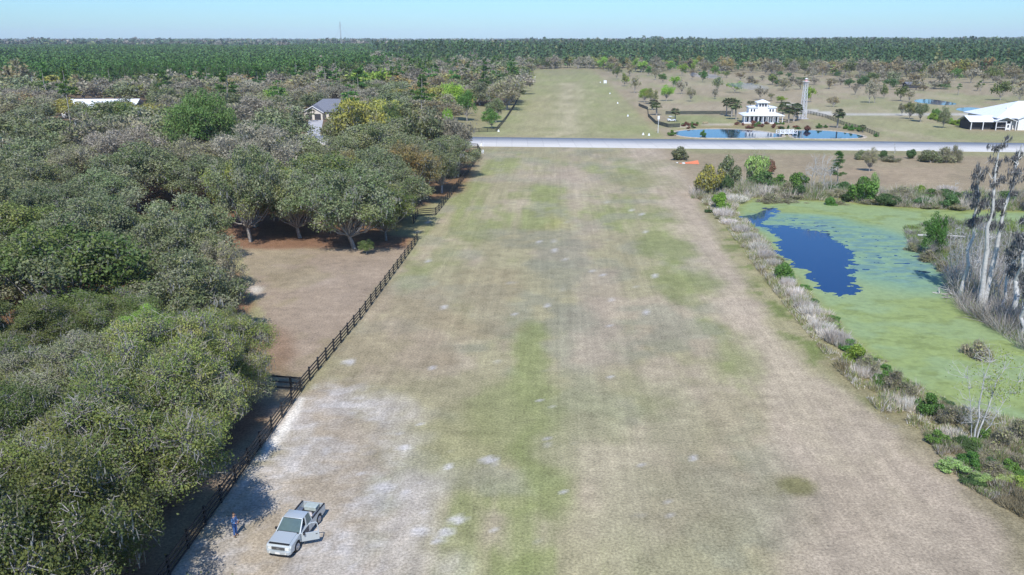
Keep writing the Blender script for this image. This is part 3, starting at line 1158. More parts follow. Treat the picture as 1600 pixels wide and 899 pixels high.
# kind: (object name, palette, proto options)
KIND = {
    'oak_grey': ('live_oak', dict(moss=1.0, twiggy=.12)),
    'oak_olive': ('live_oak', dict(moss=.9, twiggy=.22)),
    'oak_green': ('laurel_oak', dict(moss=.5, twiggy=.05)),
    'lime': ('leafing_tree', dict(twiggy=.05)),
    'green': ('leafing_tree', dict()),
    'yellow': ('leafing_tree', dict(moss=.4, twiggy=.1)),
    'rust': ('leafing_tree', dict(moss=.4, twiggy=.25)),
    'brown': ('budding_tree', dict(twiggy=.75)),
    'bare': ('bare_tree', dict(twiggy=.97, moss=.3)),
    'bare_olive': ('budding_tree', dict(twiggy=.8, moss=.3)),
    'darkshrub': ('dense_tree', dict(under=.12, crown_frac=.88)),
    'bigpine': ('pine_tree', dict(under=.45, crown_frac=.62, bark=BARK_DARK, nb=52, twiggy=.12)),
    'pale': ('bare_tree', dict(twiggy=.7, bark=BARK_PALE)),
}
VARIANTS = {0: 3, 1: 3, 2: 3, 3: 2}


def tree(kind, x, y, R, h, label, cat='tree', group=None, seed=None):
    lod = lod_at(math.hypot(x, y))
    if kind == 'pine':
        pr = pine_proto('pine', lod, (seed if seed is not None else NTREE[0]) % 3)
        return plant('pine_tree', pr, x, y, R, h, label, cat, group)
    nm, opt = KIND[kind]
    pr = tree_proto(kind, PAL[kind], lod, (seed if seed is not None else NTREE[0]) % VARIANTS[lod], **opt)
    return plant(nm, pr, x, y, R, h, label, cat, group)


def tree_px(kind, px, base, top, half, label, group=None, cat='tree', squeeze=1.0):
    x, y = G(px, base)
    h = max(.5, top_height(y, top)) * squeeze
    R = half / px_per_m(y, h * .6)
    return tree(kind, x, y, R, h, label, cat, group)


PLACED = []


def hero(kind, px, base, top, half, label, group=None):
    x, y = G(px, base)
    PLACED.append((x, y, half / px_per_m(y, 6) * .8))
    return tree_px(kind, px, base, top, half, label, group)


# ------------------------------------------------------------------ trees of the left wood that stand out
G_OAK = 'live oaks of the wood beside the fence'
hero('bigpine', 315, 285, 148, 48, 'tall bright green pine rising above the grey oaks left of the grey roofed house')
hero('pine', 112, 200, 106, 17, 'slim dark pine beside the long white barn roof')
hero('yellow', 562, 246, 150, 45, 'large yellow-green tree in front of the grey roofed house')
hero('rust', 645, 322, 218, 44, 'orange-brown leafing tree behind the kink in the black fence')
hero('oak_grey', 555, 389, 268, 78, 'spreading grey-green live oak standing at the top edge of the brown lot')
hero('oak_olive', 604, 376, 282, 48, 'olive live oak by the fence corner, shading the end of the rail fence')
hero('oak_grey', 470, 372, 272, 60, 'broad live oak with pale leaning trunk left of the shaded lot edge')
hero('oak_grey', 392, 378, 232, 66, 'round grey live oak on a dark trunk above the brown lot corner')
hero('oak_grey', 690, 302, 222, 42, 'dense grey-green oak crowding the fence bend below the mossy tree')
hero('bare', 716, 266, 178, 34, 'grey tree hung with long moss curtains near the road')
hero('oak_grey', 660, 268, 170, 46, 'mossy grey oak in front of the road left of the moss curtain tree')
hero('oak_green', 611, 206, 158, 16, 'deep green bushy tree right of the yellow-green tree')
hero('rust', 655, 178, 131, 28, 'rust-brown rounded tree beyond the yellow-green tree')
hero('lime', 708, 188, 129, 22, 'bright lime leafing tree behind the lone lawn tree')
hero('green', 730, 190, 143, 16, 'lone round tree on the lawn behind the road')
hero('green', 768, 201, 170, 15, 'bright green bushy tree beside the far black fence')
hero('oak_grey', 775, 192, 152, 16, 'grey crowned tree behind the bright bushy fence tree')
hero('lime', 700, 210, 165, 10, 'small lime sapling between the mossy oak and the lawn')
hero('lime', 590, 150, 108, 22, 'lime crowned tree against the dark pines')
hero('bare', 590, 118, 80, 26, 'pale bare crown rising out of the pine plantation')
hero('bare', 740, 106, 78, 9, 'bleached dead tree at the edge of the far pines')
hero('bare_olive', 352, 486, 370, 40, 'bare grey twiggy tree leaning over the white sand patch')
hero('oak_olive', 374, 590, 486, 30, 'thin olive tree casting its shadow on the brown lot')
hero('oak_grey', 298, 500, 395, 44, 'grey-green oak touching the bare tree above the sand patch')
hero('oak_olive', 322, 592, 484, 42, 'olive oak leaning toward the brown lot below the thin bare tree')
hero('oak_grey', 250, 440, 350, 50, 'grey-green oak whose crown rises before the shaded gap')
hero('lime', 232, 600, 492, 44, 'lime-tipped young oak in the middle of the near wood')
hero('oak_green', 573, 397, 374, 13, 'small round green bush at the lot edge by the oak trunk')
hero('brown', 35, 150, 100, 28, 'pinkish budding tree at the far left edge of the plantation')

# ------------------------------------------------------------------ the left wood, tree by tree
def crown_tree(kind, x, y, R, h, label):
    PLACED.append((x, y, R * .8))
    tree(kind, x, y, R, h, label, 'tree')


crown_tree('oak_olive', -25.2, 46.5, 7.4, 12.5, 'olive mossy oak whose pale limbs overhang the fence beside the standing man')
crown_tree('oak_olive', -26.6, 58.0, 6.8, 11.5, 'broad olive oak with bare pale branches below the short side fence')
crown_tree('oak_olive', -26.4, 67.5, 5.4, 10.0, 'olive oak hiding the end of the short side fence')
crown_tree('oak_green', -25.4, 35.5, 8.0, 12.0, 'deep green oak in the bottom corner of the near wood')
rs = random.Random(11)
LOT_EDGE = gpoly([(360, 386), (642, 384), (468, 612), (262, 905), (150, 1500), (-60, 1500), (160, 900), (300, 730), (330, 640), (345, 560), (330, 500), (330, 440), (320, 400)])
GAP = gpoly([(195, 342), (365, 342), (420, 376), (640, 372), (650, 392), (300, 396), (190, 372)])
WOOD_R = gpoly([(-2500, 1400), (262, 1400), (262, 905), (468, 612), (642, 384), (655, 352), (700, 308), (748, 246), (735, 232), (735, 212), (785, 186), (808, 160), (830, 116), (848, 104), (560, 108), (470, 114), (-500, 118), (-2500, 140)])
HOUSE_CLEAR = [(G(513, 184), 13), (G(490, 200), 9), (G(165, 176), 15), (G(730, 186), 15), (G(690, 172), 12), (G(480, 302), 8), (G(590, 250), 7)]


def try_place(x, y, r, kfun, hfun, label, group, sep=.78):
    for (a, b, q) in PLACED:
        if (x - a) ** 2 + (y - b) ** 2 < ((q + r) * sep) ** 2: return False
    PLACED.append((x, y, r))
    tree(kfun(), x, y, r, hfun(), label[0] if isinstance(label, tuple) else label, 'tree', group)
    return True


def proj(x, y, z=0.0):
    dz = y * CP + (H - z) * SP
    return 800 + FPX * x / dz, 449.5 - FPX * (y * SP - (H - z) * CP) / dz


def kept_clear(x, y, r, h, rnd):
    px, py = proj(x, y)
    pt = proj(x, y, h)[1]
    w = r * px_per_m(y, h * .6)
    if 474 - w * .8 < px < 508 + w * .8 and py > 185 and pt < 211: return True
    if 474 < px < 545 and pt < 178 and py > 185: return True
    if 104 - w * 1.1 < px < 226 + w * 1.1 and py > 163 and pt < 158 + 5 * math.sin(px * .21): return True
    if 722 - w * .5 < px < 792 and py > 166 and pt < 207: return True
    return False


def zone(x, y):
    px, py = proj(x, y, 6)
    return ('at far left', 'midway across', 'nearest the strip')[0 if px < 200 else 1 if px < 450 else 2]


def choose(w):
    ks, ws = zip(*w)
    return rs.choices(ks, ws)[0]


LBL = {
    'oak_grey': 'grey-green live oak with moss {}', 'oak_olive': 'olive live oak with pale branches {}', 'oak_green': 'deep green live oak {}',
    'bare': 'leafless grey tree with fine twigs {}', 'bare_olive': 'half bare tree with olive buds {}', 'brown': 'brown budding tree {}', 'lime': 'tree in fresh lime leaf {}',
    'yellow': 'yellow-green leafing tree {}', 'rust': 'rusty orange leafing tree {}', 'pine': 'dark green pine {}', 'green': 'bright green leafing tree {}', 'pale': 'pale leafless tree {}', 'darkshrub': 'dark low bushy tree {}'}
GRP = {'oak_grey': 'grey live oaks {}', 'oak_olive': 'olive live oaks {}', 'oak_green': 'deep green live oaks {}', 'bare': 'bare grey trees {}', 'bare_olive': 'half bare trees {}',
       'brown': 'brown budding trees {}', 'lime': 'lime leafing trees {}', 'yellow': 'yellow leafing trees {}', 'rust': 'rusty trees {}', 'pine': 'dark pines {}', 'green': 'bright green trees {}', 'pale': 'pale bare trees {}', 'darkshrub': 'dark low trees {}'}


def scatter(n, xr, yr, rr, hr, weights, where, ok, seed):
    global rs
    rs = random.Random(seed)
    cnt = 0
    for _ in range(n):
        y = rs.uniform(*yr)
        x = rs.uniform(xr[0](y), xr[1](y))
        if not ok(x, y): continue
        r = rs.uniform(*rr)
        k = choose(weights(x, y))
        h = r * rs.uniform(*hr)
        if k == 'pine':
            h = rs.uniform(15, 20); rx = r * .6
        else: rx = r
        good = not kept_clear(x, y, rx, h, rs)
        for (a, b, q) in PLACED:
            if (x - a) ** 2 + (y - b) ** 2 < ((q + rx) * .80) ** 2:
                good = False
                break
        if not good: continue
        PLACED.append((x, y, rx))
        tree(k, x, y, rx * 1.17, h, LBL[k].format(where) + ', ' + zone(x, y), 'tree', GRP[k].format(where) + ' ' + zone(x, y))
        cnt += 1
    return cnt


def near_ok(x, y):
    return inside(x, y, WOOD_R) > 0 and inside(x, y, LOT_EDGE) < -1.0 and inside(x, y, GAP) < -5.5


def mid_ok(x, y):
    if inside(x, y, WOOD_R) < 1.5 or inside(x, y, LOT_EDGE) > -3 or inside(x, y, GAP) > -1: return False
    if np.polyval(ROAD_A, x) - 4 < y < np.polyval(ROAD_B, x) + 2: return False
    for (c, r) in HOUSE_CLEAR:
        if math.hypot(x - c[0], y - c[1]) < r: return False
    # keep the view to the houses open: low ground in front of them
    return True


w_near = lambda x, y: [('oak_olive', 5), ('oak_green', 2.2), ('oak_grey', 1.2), ('bare_olive', .12)] if y < 72 else [('oak_grey', 5), ('oak_olive', 1.3), ('oak_green', 2), ('bare_olive', .6), ('bare', .2)]
c1 = scatter(5000, (lambda y: -y * .68 - 20, lambda y: -6), (20, 76), (4.8, 7.2), (1.55, 1.95), w_near, 'in the near wood by the fence', near_ok, 21)
c2 = scatter(6000, (lambda y: -y * .68 - 18, lambda y: -6), (76, 140), (5.2, 8.2), (1.5, 1.9), w_near, 'in the wood beside the brown lot', near_ok, 22)


def w_mid(x, y):
    if y < 290: return [('oak_grey', 6), ('oak_olive', 1.2), ('bare', .5), ('bare_olive', .9), ('rust', .3), ('oak_green', 1.2)]
    return [('bare', 3), ('bare_olive', 2.5), ('brown', 1.8), ('oak_grey', 2.6), ('rust', .6), ('yellow', .35), ('lime', .3), ('oak_green', .8), ('pine', .3)]


c3 = scatter(6000, (lambda y: -y * .67 - 14, lambda y: y * .0), (140, 262), (5.8, 8.8), (1.45, 1.8), w_mid, 'in the wood between lot and road', mid_ok, 23)
c4 = scatter(9000, (lambda y: -y * .66 - 10, lambda y: y * .05), (300, 545), (6.4, 9.4), (1.25, 1.6), w_mid, 'in the mixed wood beyond the road', mid_ok, 24)
w_far = lambda x, y: [('pine', .9), ('bare', 1.8), ('oak_green', 1.6), ('oak_grey', 1.2), ('rust', .4), ('bare_olive', .8)]
c5 = scatter(2600, (lambda y: -y * .26, lambda y: y * .06), (545, 950), (6.0, 8.5), (1.5, 1.9), w_far, "near the strip's far end", lambda x, y: inside(x, y, WOOD_R) > 1.5, 25)
print('trees', c1, c2, c3, c4, c5)
# ------------------------------------------------------------------ pine plantation and the far forests
PLANT = gpoly([(-900, 136), (-300, 136), (0, 134), (140, 136), (330, 141), (420, 138), (510, 128), (600, 122), (610, 113), (640, 106), (560, 88), (640, 81), (-100, 79), (-900, 80)])


def tree_mass(name, P, pal, per, size, label, cat, seed, r=2.0, h=(13, 17), conic=True):
    """many trees as one mesh: P (n,2) places"""
    rng = np.random.default_rng(seed)
    n = len(P)
    hh = rng.uniform(h[0], h[1], n) * (.62 + .75 * fbm(P[:, 0] / 110, P[:, 1] / 260, seed, 3))
    rr = (r if hasattr(r, '__len__') else np.full(n, r)) * rng.uniform(.8, 1.2, n)
    zg = ground_height(P[:, 0], P[:, 1])
    tcol = pick(rng, pal, n) * rng.uniform(.8, 1.2, (n, 1))
    idx = np.repeat(np.arange(n), per)
    m = len(idx)
    if conic:
        t = rng.uniform(0, 1, m)
        rad = rr[idx] * np.minimum(1.25 * (1.05 - t), .35 + t * 1.6) * rng.uniform(.4, 1.0, m)
        a = rng.uniform(0, 6.283, m)
        C = np.stack([np.cos(a) * rad, np.sin(a) * rad, hh[idx] * (.12 + .88 * t)], 1)
        N = np.stack([np.cos(a), np.sin(a), .8 + a * 0], 1)
    else:
        d = unit(rng.normal(size=(m, 3)) + np.array([0, 0, .3]))
        k = rng.uniform(.6, 1.0, (m, 1))
        C = d * k * np.stack([rr[idx], rr[idx], hh[idx] * .38], 1)
        C[:, 2] += hh[idx] * .6
        N = d
    C[:, :2] += P[idx]
    C[:, 2] += zg[idx]
    sz = size[idx][:, None] if hasattr(size, '__len__') else size
    V, F = leaf_quads(rng, C, N, 1.0)
    cen = np.repeat(C, 4, 0)
    V = cen + (V - cen) * np.repeat(np.broadcast_to(sz, (m, 1)), 4, 0)
    col = np.repeat(tcol[idx] * rng.uniform(.75, 1.25, (m, 1)), 4, 0)
    o = link(name, mesh_np(name, V, F, FAR_LEAF, col))
    props(o, label, cat, kind='stuff')
    return o


def build_plantation():
    rng = np.random.default_rng(5)
    pts = []
    y = PLANT[:, 1].min()
    row = 4.2
    # rows run away from the road, parallel to the mown strip
    ca, sa = math.cos(AXIS), math.sin(AXIS)
    W_, V_ = np.meshgrid(np.arange(-1700, 40, row), np.arange(380, 2450, 3.6), indexing='ij')
    W_ = W_ + rng.normal(size=W_.shape) * .35
    V_ = V_ + rng.normal(size=V_.shape) * .7
    x = W_ * ca + V_ * sa
    y = -W_ * sa + V_ * ca
    x, y = x.ravel(), y.ravel()
    k = (poly_dist(x, y, PLANT) > 0) & (x > -y * .70 - 30)
    far = y > 900
    k &= (~far) | (rng.random(len(x)) < .30)
    P = np.stack([x, y], 1)[k]
    order = np.argsort(np.hypot(P[:, 0] * .25, P[:, 1]))
    P = P[order]
    return P


PP = build_plantation()
PINE_INDIV = 200
for i in range(PINE_INDIV):
    x, y = PP[i]
    plant('pine_tree', pine_proto('pine', 2, i % 3), x, y, 2.5 * random.Random(i).uniform(.85, 1.2), 14.5 * random.Random(i + 9).uniform(.9, 1.1),
          'dark green plantation pine in the front rows', 'tree', 'plantation pines of the front rows')
Q = PP[PINE_INDIV:]
near = Q[Q[:, 1] < 900]
far = Q[Q[:, 1] >= 900]
both = np.concatenate([near, far])
sz = np.where(both[:, 1] < 650, .95, np.where(both[:, 1] < 900, 1.5, 2.3))
rr = np.where(both[:, 1] < 900, 2.3, 3.3)
PLPAL = [((.065, .135, .035), 3), ((.08, .155, .04), 2), ((.05, .105, .035), 2)]
tree_mass('pine_plantation_forest', both, [((.06, .15, .03), 3), ((.08, .175, .04), 2), ((.045, .11, .03), 2)], 34, sz, 'dark green pine plantation in dense even rows beyond the wood', 'pine forest', 8, r=rr, h=(13, 16))


def band(name, y0, y1, xr, pal, label, seed, h=(12, 18), step=.035, dens=1.0, cat='forest', ok=None, conic=False):
    rng = np.random.default_rng(seed)
    pts, szs, rs_ = [], [], []
    y = y0
    while y < y1:
        sp = max(7.0, y * .0072) / dens
        xs = np.arange(xr[0] * y, xr[1] * y, sp)
        xs = xs + rng.uniform(-.5, .5, len(xs)) * sp
        yy = y + rng.uniform(-.5, .5, len(xs)) * max(7, y * step)
        pts.append(np.stack([xs, yy], 1))
        szs.append(np.full(len(xs), sp * .42)); rs_.append(np.full(len(xs), sp * .62))
        y += max(7, y * step)
    P, S, R_ = np.concatenate(pts), np.concatenate(szs), np.concatenate(rs_)
    if ok is not None:
        k = ok(P[:, 0], P[:, 1])
        P, S, R_ = P[k], S[k], R_[k]
    return tree_mass(name, P, pal, 26, S, label, cat, seed, r=R_, h=h, conic=conic)


MIX = [((.07, .115, .06), 5), ((.15, .15, .11), 2), ((.2, .18, .14), 1.5), ((.16, .19, .07), 1), ((.05, .085, .045), 3)]
DARKP = [((.05, .11, .035), 5), ((.035, .08, .03), 3), ((.075, .13, .045), 2), ((.13, .15, .06), .4)]
LIGHT = [((.19, .22, .09), 2), ((.25, .22, .18), 3), ((.2, .18, .15), 2), ((.28, .22, .15), 1), ((.1, .14, .06), 1)]
# light mixed strip right behind the plantation, then woods to the horizon
STR = gpoly([(-900, 80), (-100, 79), (420, 79.5), (420, 74.5), (-900, 74)])
band('mixed_forest', 1500, 3000, (-.7, .0), LIGHT, 'pale mixed wood in a strip behind the pine plantation', 31, h=(8, 12), ok=lambda x, y: poly_dist(x, y, STR) > 0)
FARW = gpoly([(860, 108), (900, 107), (975, 109), (1100, 112), (1250, 112), (1400, 118), (1600, 124), (2200, 124), (2200, 63.5), (600, 63.5), (600, 80), (650, 84), (575, 89), (660, 108), (800, 108), (848, 103)])
R1 = lambda x, y: poly_dist(x, y, FARW) > 0
band('pine_forest', 600, 2700, (-.25, .75), DARKP, 'dark pine forest closing off the far end of the mown strip', 32, h=(20, 27), dens=1.25, ok=R1, conic=True)
band('horizon_forest', 2500, 10500, (-.72, .72), MIX, 'blue-green woods stretching to the horizon', 33, h=(17, 30), step=.045)

# ------------------------------------------------------------------ trees of the park to the right (px, base, top, half width, kind, look)
PARK_TREES = [
    (951, 112, 98, 8, 'oak_olive', 'olive bushy tree at the corner of the far strip edge'), (964, 124, 107, 7, 'oak_green', 'green rounded tree next along the far strip edge'),
    (983, 119.5, 97, 9, 'brown', 'tall brown budding tree near the far strip edge'), (976, 135, 117, 7, 'oak_olive', 'olive tree with lime side beside the white sign'),
    (979, 131, 121, 5, 'lime', 'small lime tree beside the white sign'), (991, 145, 122, 9, 'bare_olive', 'half bare olive tree right of the white sign'),
    (1013, 119, 103, 7, 'green', 'green round tree in the second park row'), (1024, 125, 108, 7, 'bare_olive', 'thin olive tree in the second park row'),
    (1036, 129, 115, 7, 'green', 'small green tree in the middle of the park row'), (1065, 118.5, 103, 8, 'lime', 'lime tree below the dark pines'),
    (1081, 124, 109, 8, 'brown', 'brown budding tree behind the lime park tree'), (1098, 129, 113, 7, 'green', 'green tree above the smoke drift'),
    (1121, 143, 118, 8, 'oak_grey', 'slender grey tree beside the smoke drift'), (1117, 120, 105, 8, 'green', 'lime-green tree far behind the pond house'),
    (1135, 122, 111, 7, 'oak_olive', 'small olive tree in the far park row'), (1157, 126, 114, 8, 'brown', 'dark brown bushy tree in the far park row'),
    (1065, 147, 124, 9, 'bare', 'bare mossy tree between two lime trees'), (1052, 138, 122, 8, 'lime', 'fresh lime tree touching the bare mossy tree'),
    (1079, 159, 136, 8, 'bare_olive', 'bare brownish tree standing alone above the pond yard'), (1041, 158, 135, 11, 'lime', 'bright lime tree above the pond yard'),
    (1007, 160, 138, 10, 'lime', 'lime tree at the corner of the pond yard'), (1018, 163, 139, 10, 'oak_olive', 'olive tree beside the corner palm'),
    (1148, 145, 127, 11, 'lime', 'vivid lime round tree above the smoke drift'), (1117, 155, 140, 7, 'bare', 'small bare tree above the pond yard lawn'),
    (1187, 156, 135, 11, 'bare', 'wide bare tree behind the pond house'), (1002, 113.5, 98, 9, 'lime', 'lime tree in the far park corner'), (1102, 114, 95, 10, 'bare', 'grey bare tree before the pines'),
    (1047, 113, 100, 6, 'green', 'small green tree before the dark pines'), (1162, 110, 92, 10, 'green', 'large green tree before the pines'), (1192, 112, 91, 11, 'brown', 'brown broad tree before the pines'),
    (1130, 111, 92, 13, 'brown', 'broad brown tree before the pines'), (1267, 160, 139, 9, 'lime', 'bright lime tree beside the light tower'),
    (1302, 167, 152, 10, 'brown', 'low brown tree alone above the drive'), (1358, 161, 128, 10, 'bare', 'tall bare grey tree with mossy top'), (1366, 161, 126, 10, 'bare', 'tall bare grey tree leaning from its twin'),
    (1407, 158, 137, 9, 'oak_green', 'green-grey tree left of the far lake'), (1420, 160, 141, 9, 'bare_olive', 'mixed grey tree touching the far lake'),
    (1421, 186.5, 162, 10, 'oak_olive', 'dark olive tree above the drive'), (1438, 190.5, 160, 13, 'oak_grey', 'grey-olive tree above the drive'), (1409, 181, 163, 7, 'bare_olive', 'small thin tree on the drive edge'),
    (1473, 200, 167, 10, 'oak_grey', 'grey-green tree standing before the lime hedge'), (1462, 186, 171, 8, 'green', 'green bushy tree behind the hedge'),
    (1327, 138, 123, 8, 'darkshrub', 'dark green bushy tree in the park scrub'), (1343, 137, 125, 6, 'darkshrub', 'small dark bush tree in the park scrub'),
    (1295, 139, 125, 9, 'brown', 'grey brown low tree in the park scrub'), (1336, 148, 132, 8, 'bare', 'low bare tree below the dark bushes'),
    (1381, 154, 132, 7, 'oak_green', 'dark narrow tree left of the far lake'), (1363, 130, 115, 10, 'oak_green', 'dark round tree amid the park scrub'), (1396, 137, 112, 11, 'oak_grey', 'dark grey tree amid the park'),
    (1430, 134, 113, 13, 'brown', 'dark brown bare tree over the low barn'), (1470, 139, 109, 13, 'bare', 'big bare grey tree in the far park'),
    (1497, 149, 132, 8, 'pine', 'small round pine above the far lake'), (1532, 143, 127, 8, 'pine', 'leaning small pine above the second lake'), (1563, 157, 129, 13, 'oak_green', 'round dark green tree on the far lawn'),
    (1593, 160, 134, 12, 'bare', 'bare grey tree at the far lawn edge'), (1492, 126, 108, 9, 'green', 'fresh green tree in the far park'), (1517, 130, 106, 12, 'bare', 'pinkish bare tree in the far park'),
    (1551, 130, 106, 11, 'oak_green', 'dark round tree near the red earth bank'), (1585, 128, 106, 11, 'brown', 'brown bare tree near the red earth bank'),
    (1350, 122, 96, 14, 'bare', 'grey bare tree amid the far scrub'), (1250, 140, 124, 10, 'bare', 'grey scrubby tree behind the light tower'), (1226, 142, 126, 10, 'bare_olive', 'grey-green scrubby tree behind the light tower'),
    (1207, 133, 117, 10, 'oak_olive', 'olive bushy tree behind the pond house'), (1221, 161, 150, 8, 'lime', 'small lime bush behind the pond house'), (1205, 158, 146, 7, 'bare_olive', 'small grey-green tree behind the pond house'),
    (1172, 131, 119, 9, 'bare', 'grey scrub tree in the park middle'), (1285, 120, 101, 10, 'brown', 'brown tree near the dark pines'), (1310, 119, 96, 12, 'brown', 'pinkish brown tree near the dark pines'),
    (1270, 122, 104, 9, 'bare', 'pale bare tree near the dark pines'), (1236, 118, 99, 10, 'bare', 'grey bare tree near the dark pines'), (1210, 114, 95, 10, 'bare', 'light bare tree near the dark pines'),
    (1385, 120, 94, 13, 'brown', 'wide brown tree near the dark pines'), (1425, 121, 97, 12, 'bare', 'lilac grey bare tree near the dark pines'), (1455, 122, 98, 12, 'bare_olive', 'olive bare tree near the dark pines'),
]
for t in PARK_TREES:
    tree_px(t[4], t[0], t[1], t[2] - 1, t[3] * 1.05, t[5], 'scattered trees of the park')
rs = random.Random(78)
for i in range(46):
    px = rs.uniform(838, 1000)
    x, y = G(px, rs.uniform(105.5, 108.5))
    k = choose([('bare', 1), ('oak_olive', 2), ('bare_olive', 2), ('oak_green', 3), ('rust', .6), ('yellow', .8)])
    tree(k, x, y, rs.uniform(5, 8), rs.uniform(8, 15), LBL[k].format('closing off the far end of the mown strip'), 'tree', GRP[k].format('closing off the far end of the mown strip'))
rs = random.Random(77)
SC = gpoly([(1165, 112), (1700, 121), (1700, 128), (1460, 122), (1330, 119), (1165, 115)])
for i in range(120):
    px = rs.uniform(940, 1640)
    b0 = 108 + max(0, px - 950) * .019
    b = b0 + rs.uniform(-3, 4.5)
    x, y = G(px, b)
    k = choose([('bare', 4), ('brown', 3), ('bare_olive', 2), ('oak_green', .8), ('rust', .8), ('yellow', .5), ('lime', .4)])
    tree(k, x, y, rs.uniform(5.5, 9), rs.uniform(9, 16), LBL[k].format('along the foot of the dark pines'), 'tree', GRP[k].format('along the foot of the dark pines'))
for i in range(60):
    px = rs.uniform(1170, 1620)
    b = rs.uniform(121, 141) + (px - 1300) * .01
    x, y = G(px, b)
    k = choose([('bare', 3), ('darkshrub', 2), ('bare_olive', 3), ('brown', 2)])
    tree(k, x, y, rs.uniform(3, 5.5), rs.uniform(3.5, 8), LBL[k].format('in the park scrub'), 'tree', GRP[k].format('in the park scrub'))

# palms by the ornamental pond
for (px, b, t, hw, lab) in [(1055, 190, 170, 8, 'palm beside the small white cart'), (1019, 172, 158, 9, 'tall palm at the yard fence corner'), (1026, 180, 161, 10, 'low bushy palm inside the yard fence corner'),
                            (1135, 181, 158, 8, 'palm furthest from the house in the front group'), (1143, 183, 155, 9, 'tallest palm left of the pond house'), (1150, 187, 160, 10, 'palm close to the left wall of the pond house'),
                            (1172, 168, 158, 7, 'palm crown showing behind the pond house roof'), (1226, 178, 162, 9, 'palm right behind the pond house corner'), (1232, 192, 168, 9, 'palm between the pond house and the light tower'),
                            (1240, 190, 166, 11, 'bushy palm at the foot of the light tower'), (1246, 188, 172, 9, 'palm touching the light tower'), (1308, 200, 175, 10, 'lone palm above the right end of the pond'),
                            (1222, 188, 164, 9, 'palm at the right corner of the pond house'), (1348, 207, 197, 6, 'small palm shrub at the right tip of the pond')]:
    x, y = G(px, b)
    plant('palm_tree', palm_proto(px % 3), x, y, hw / px_per_m(y, 5) * 1.35, top_height(y, t) * 1.08, lab, 'palm', 'palms around the ornamental pond')

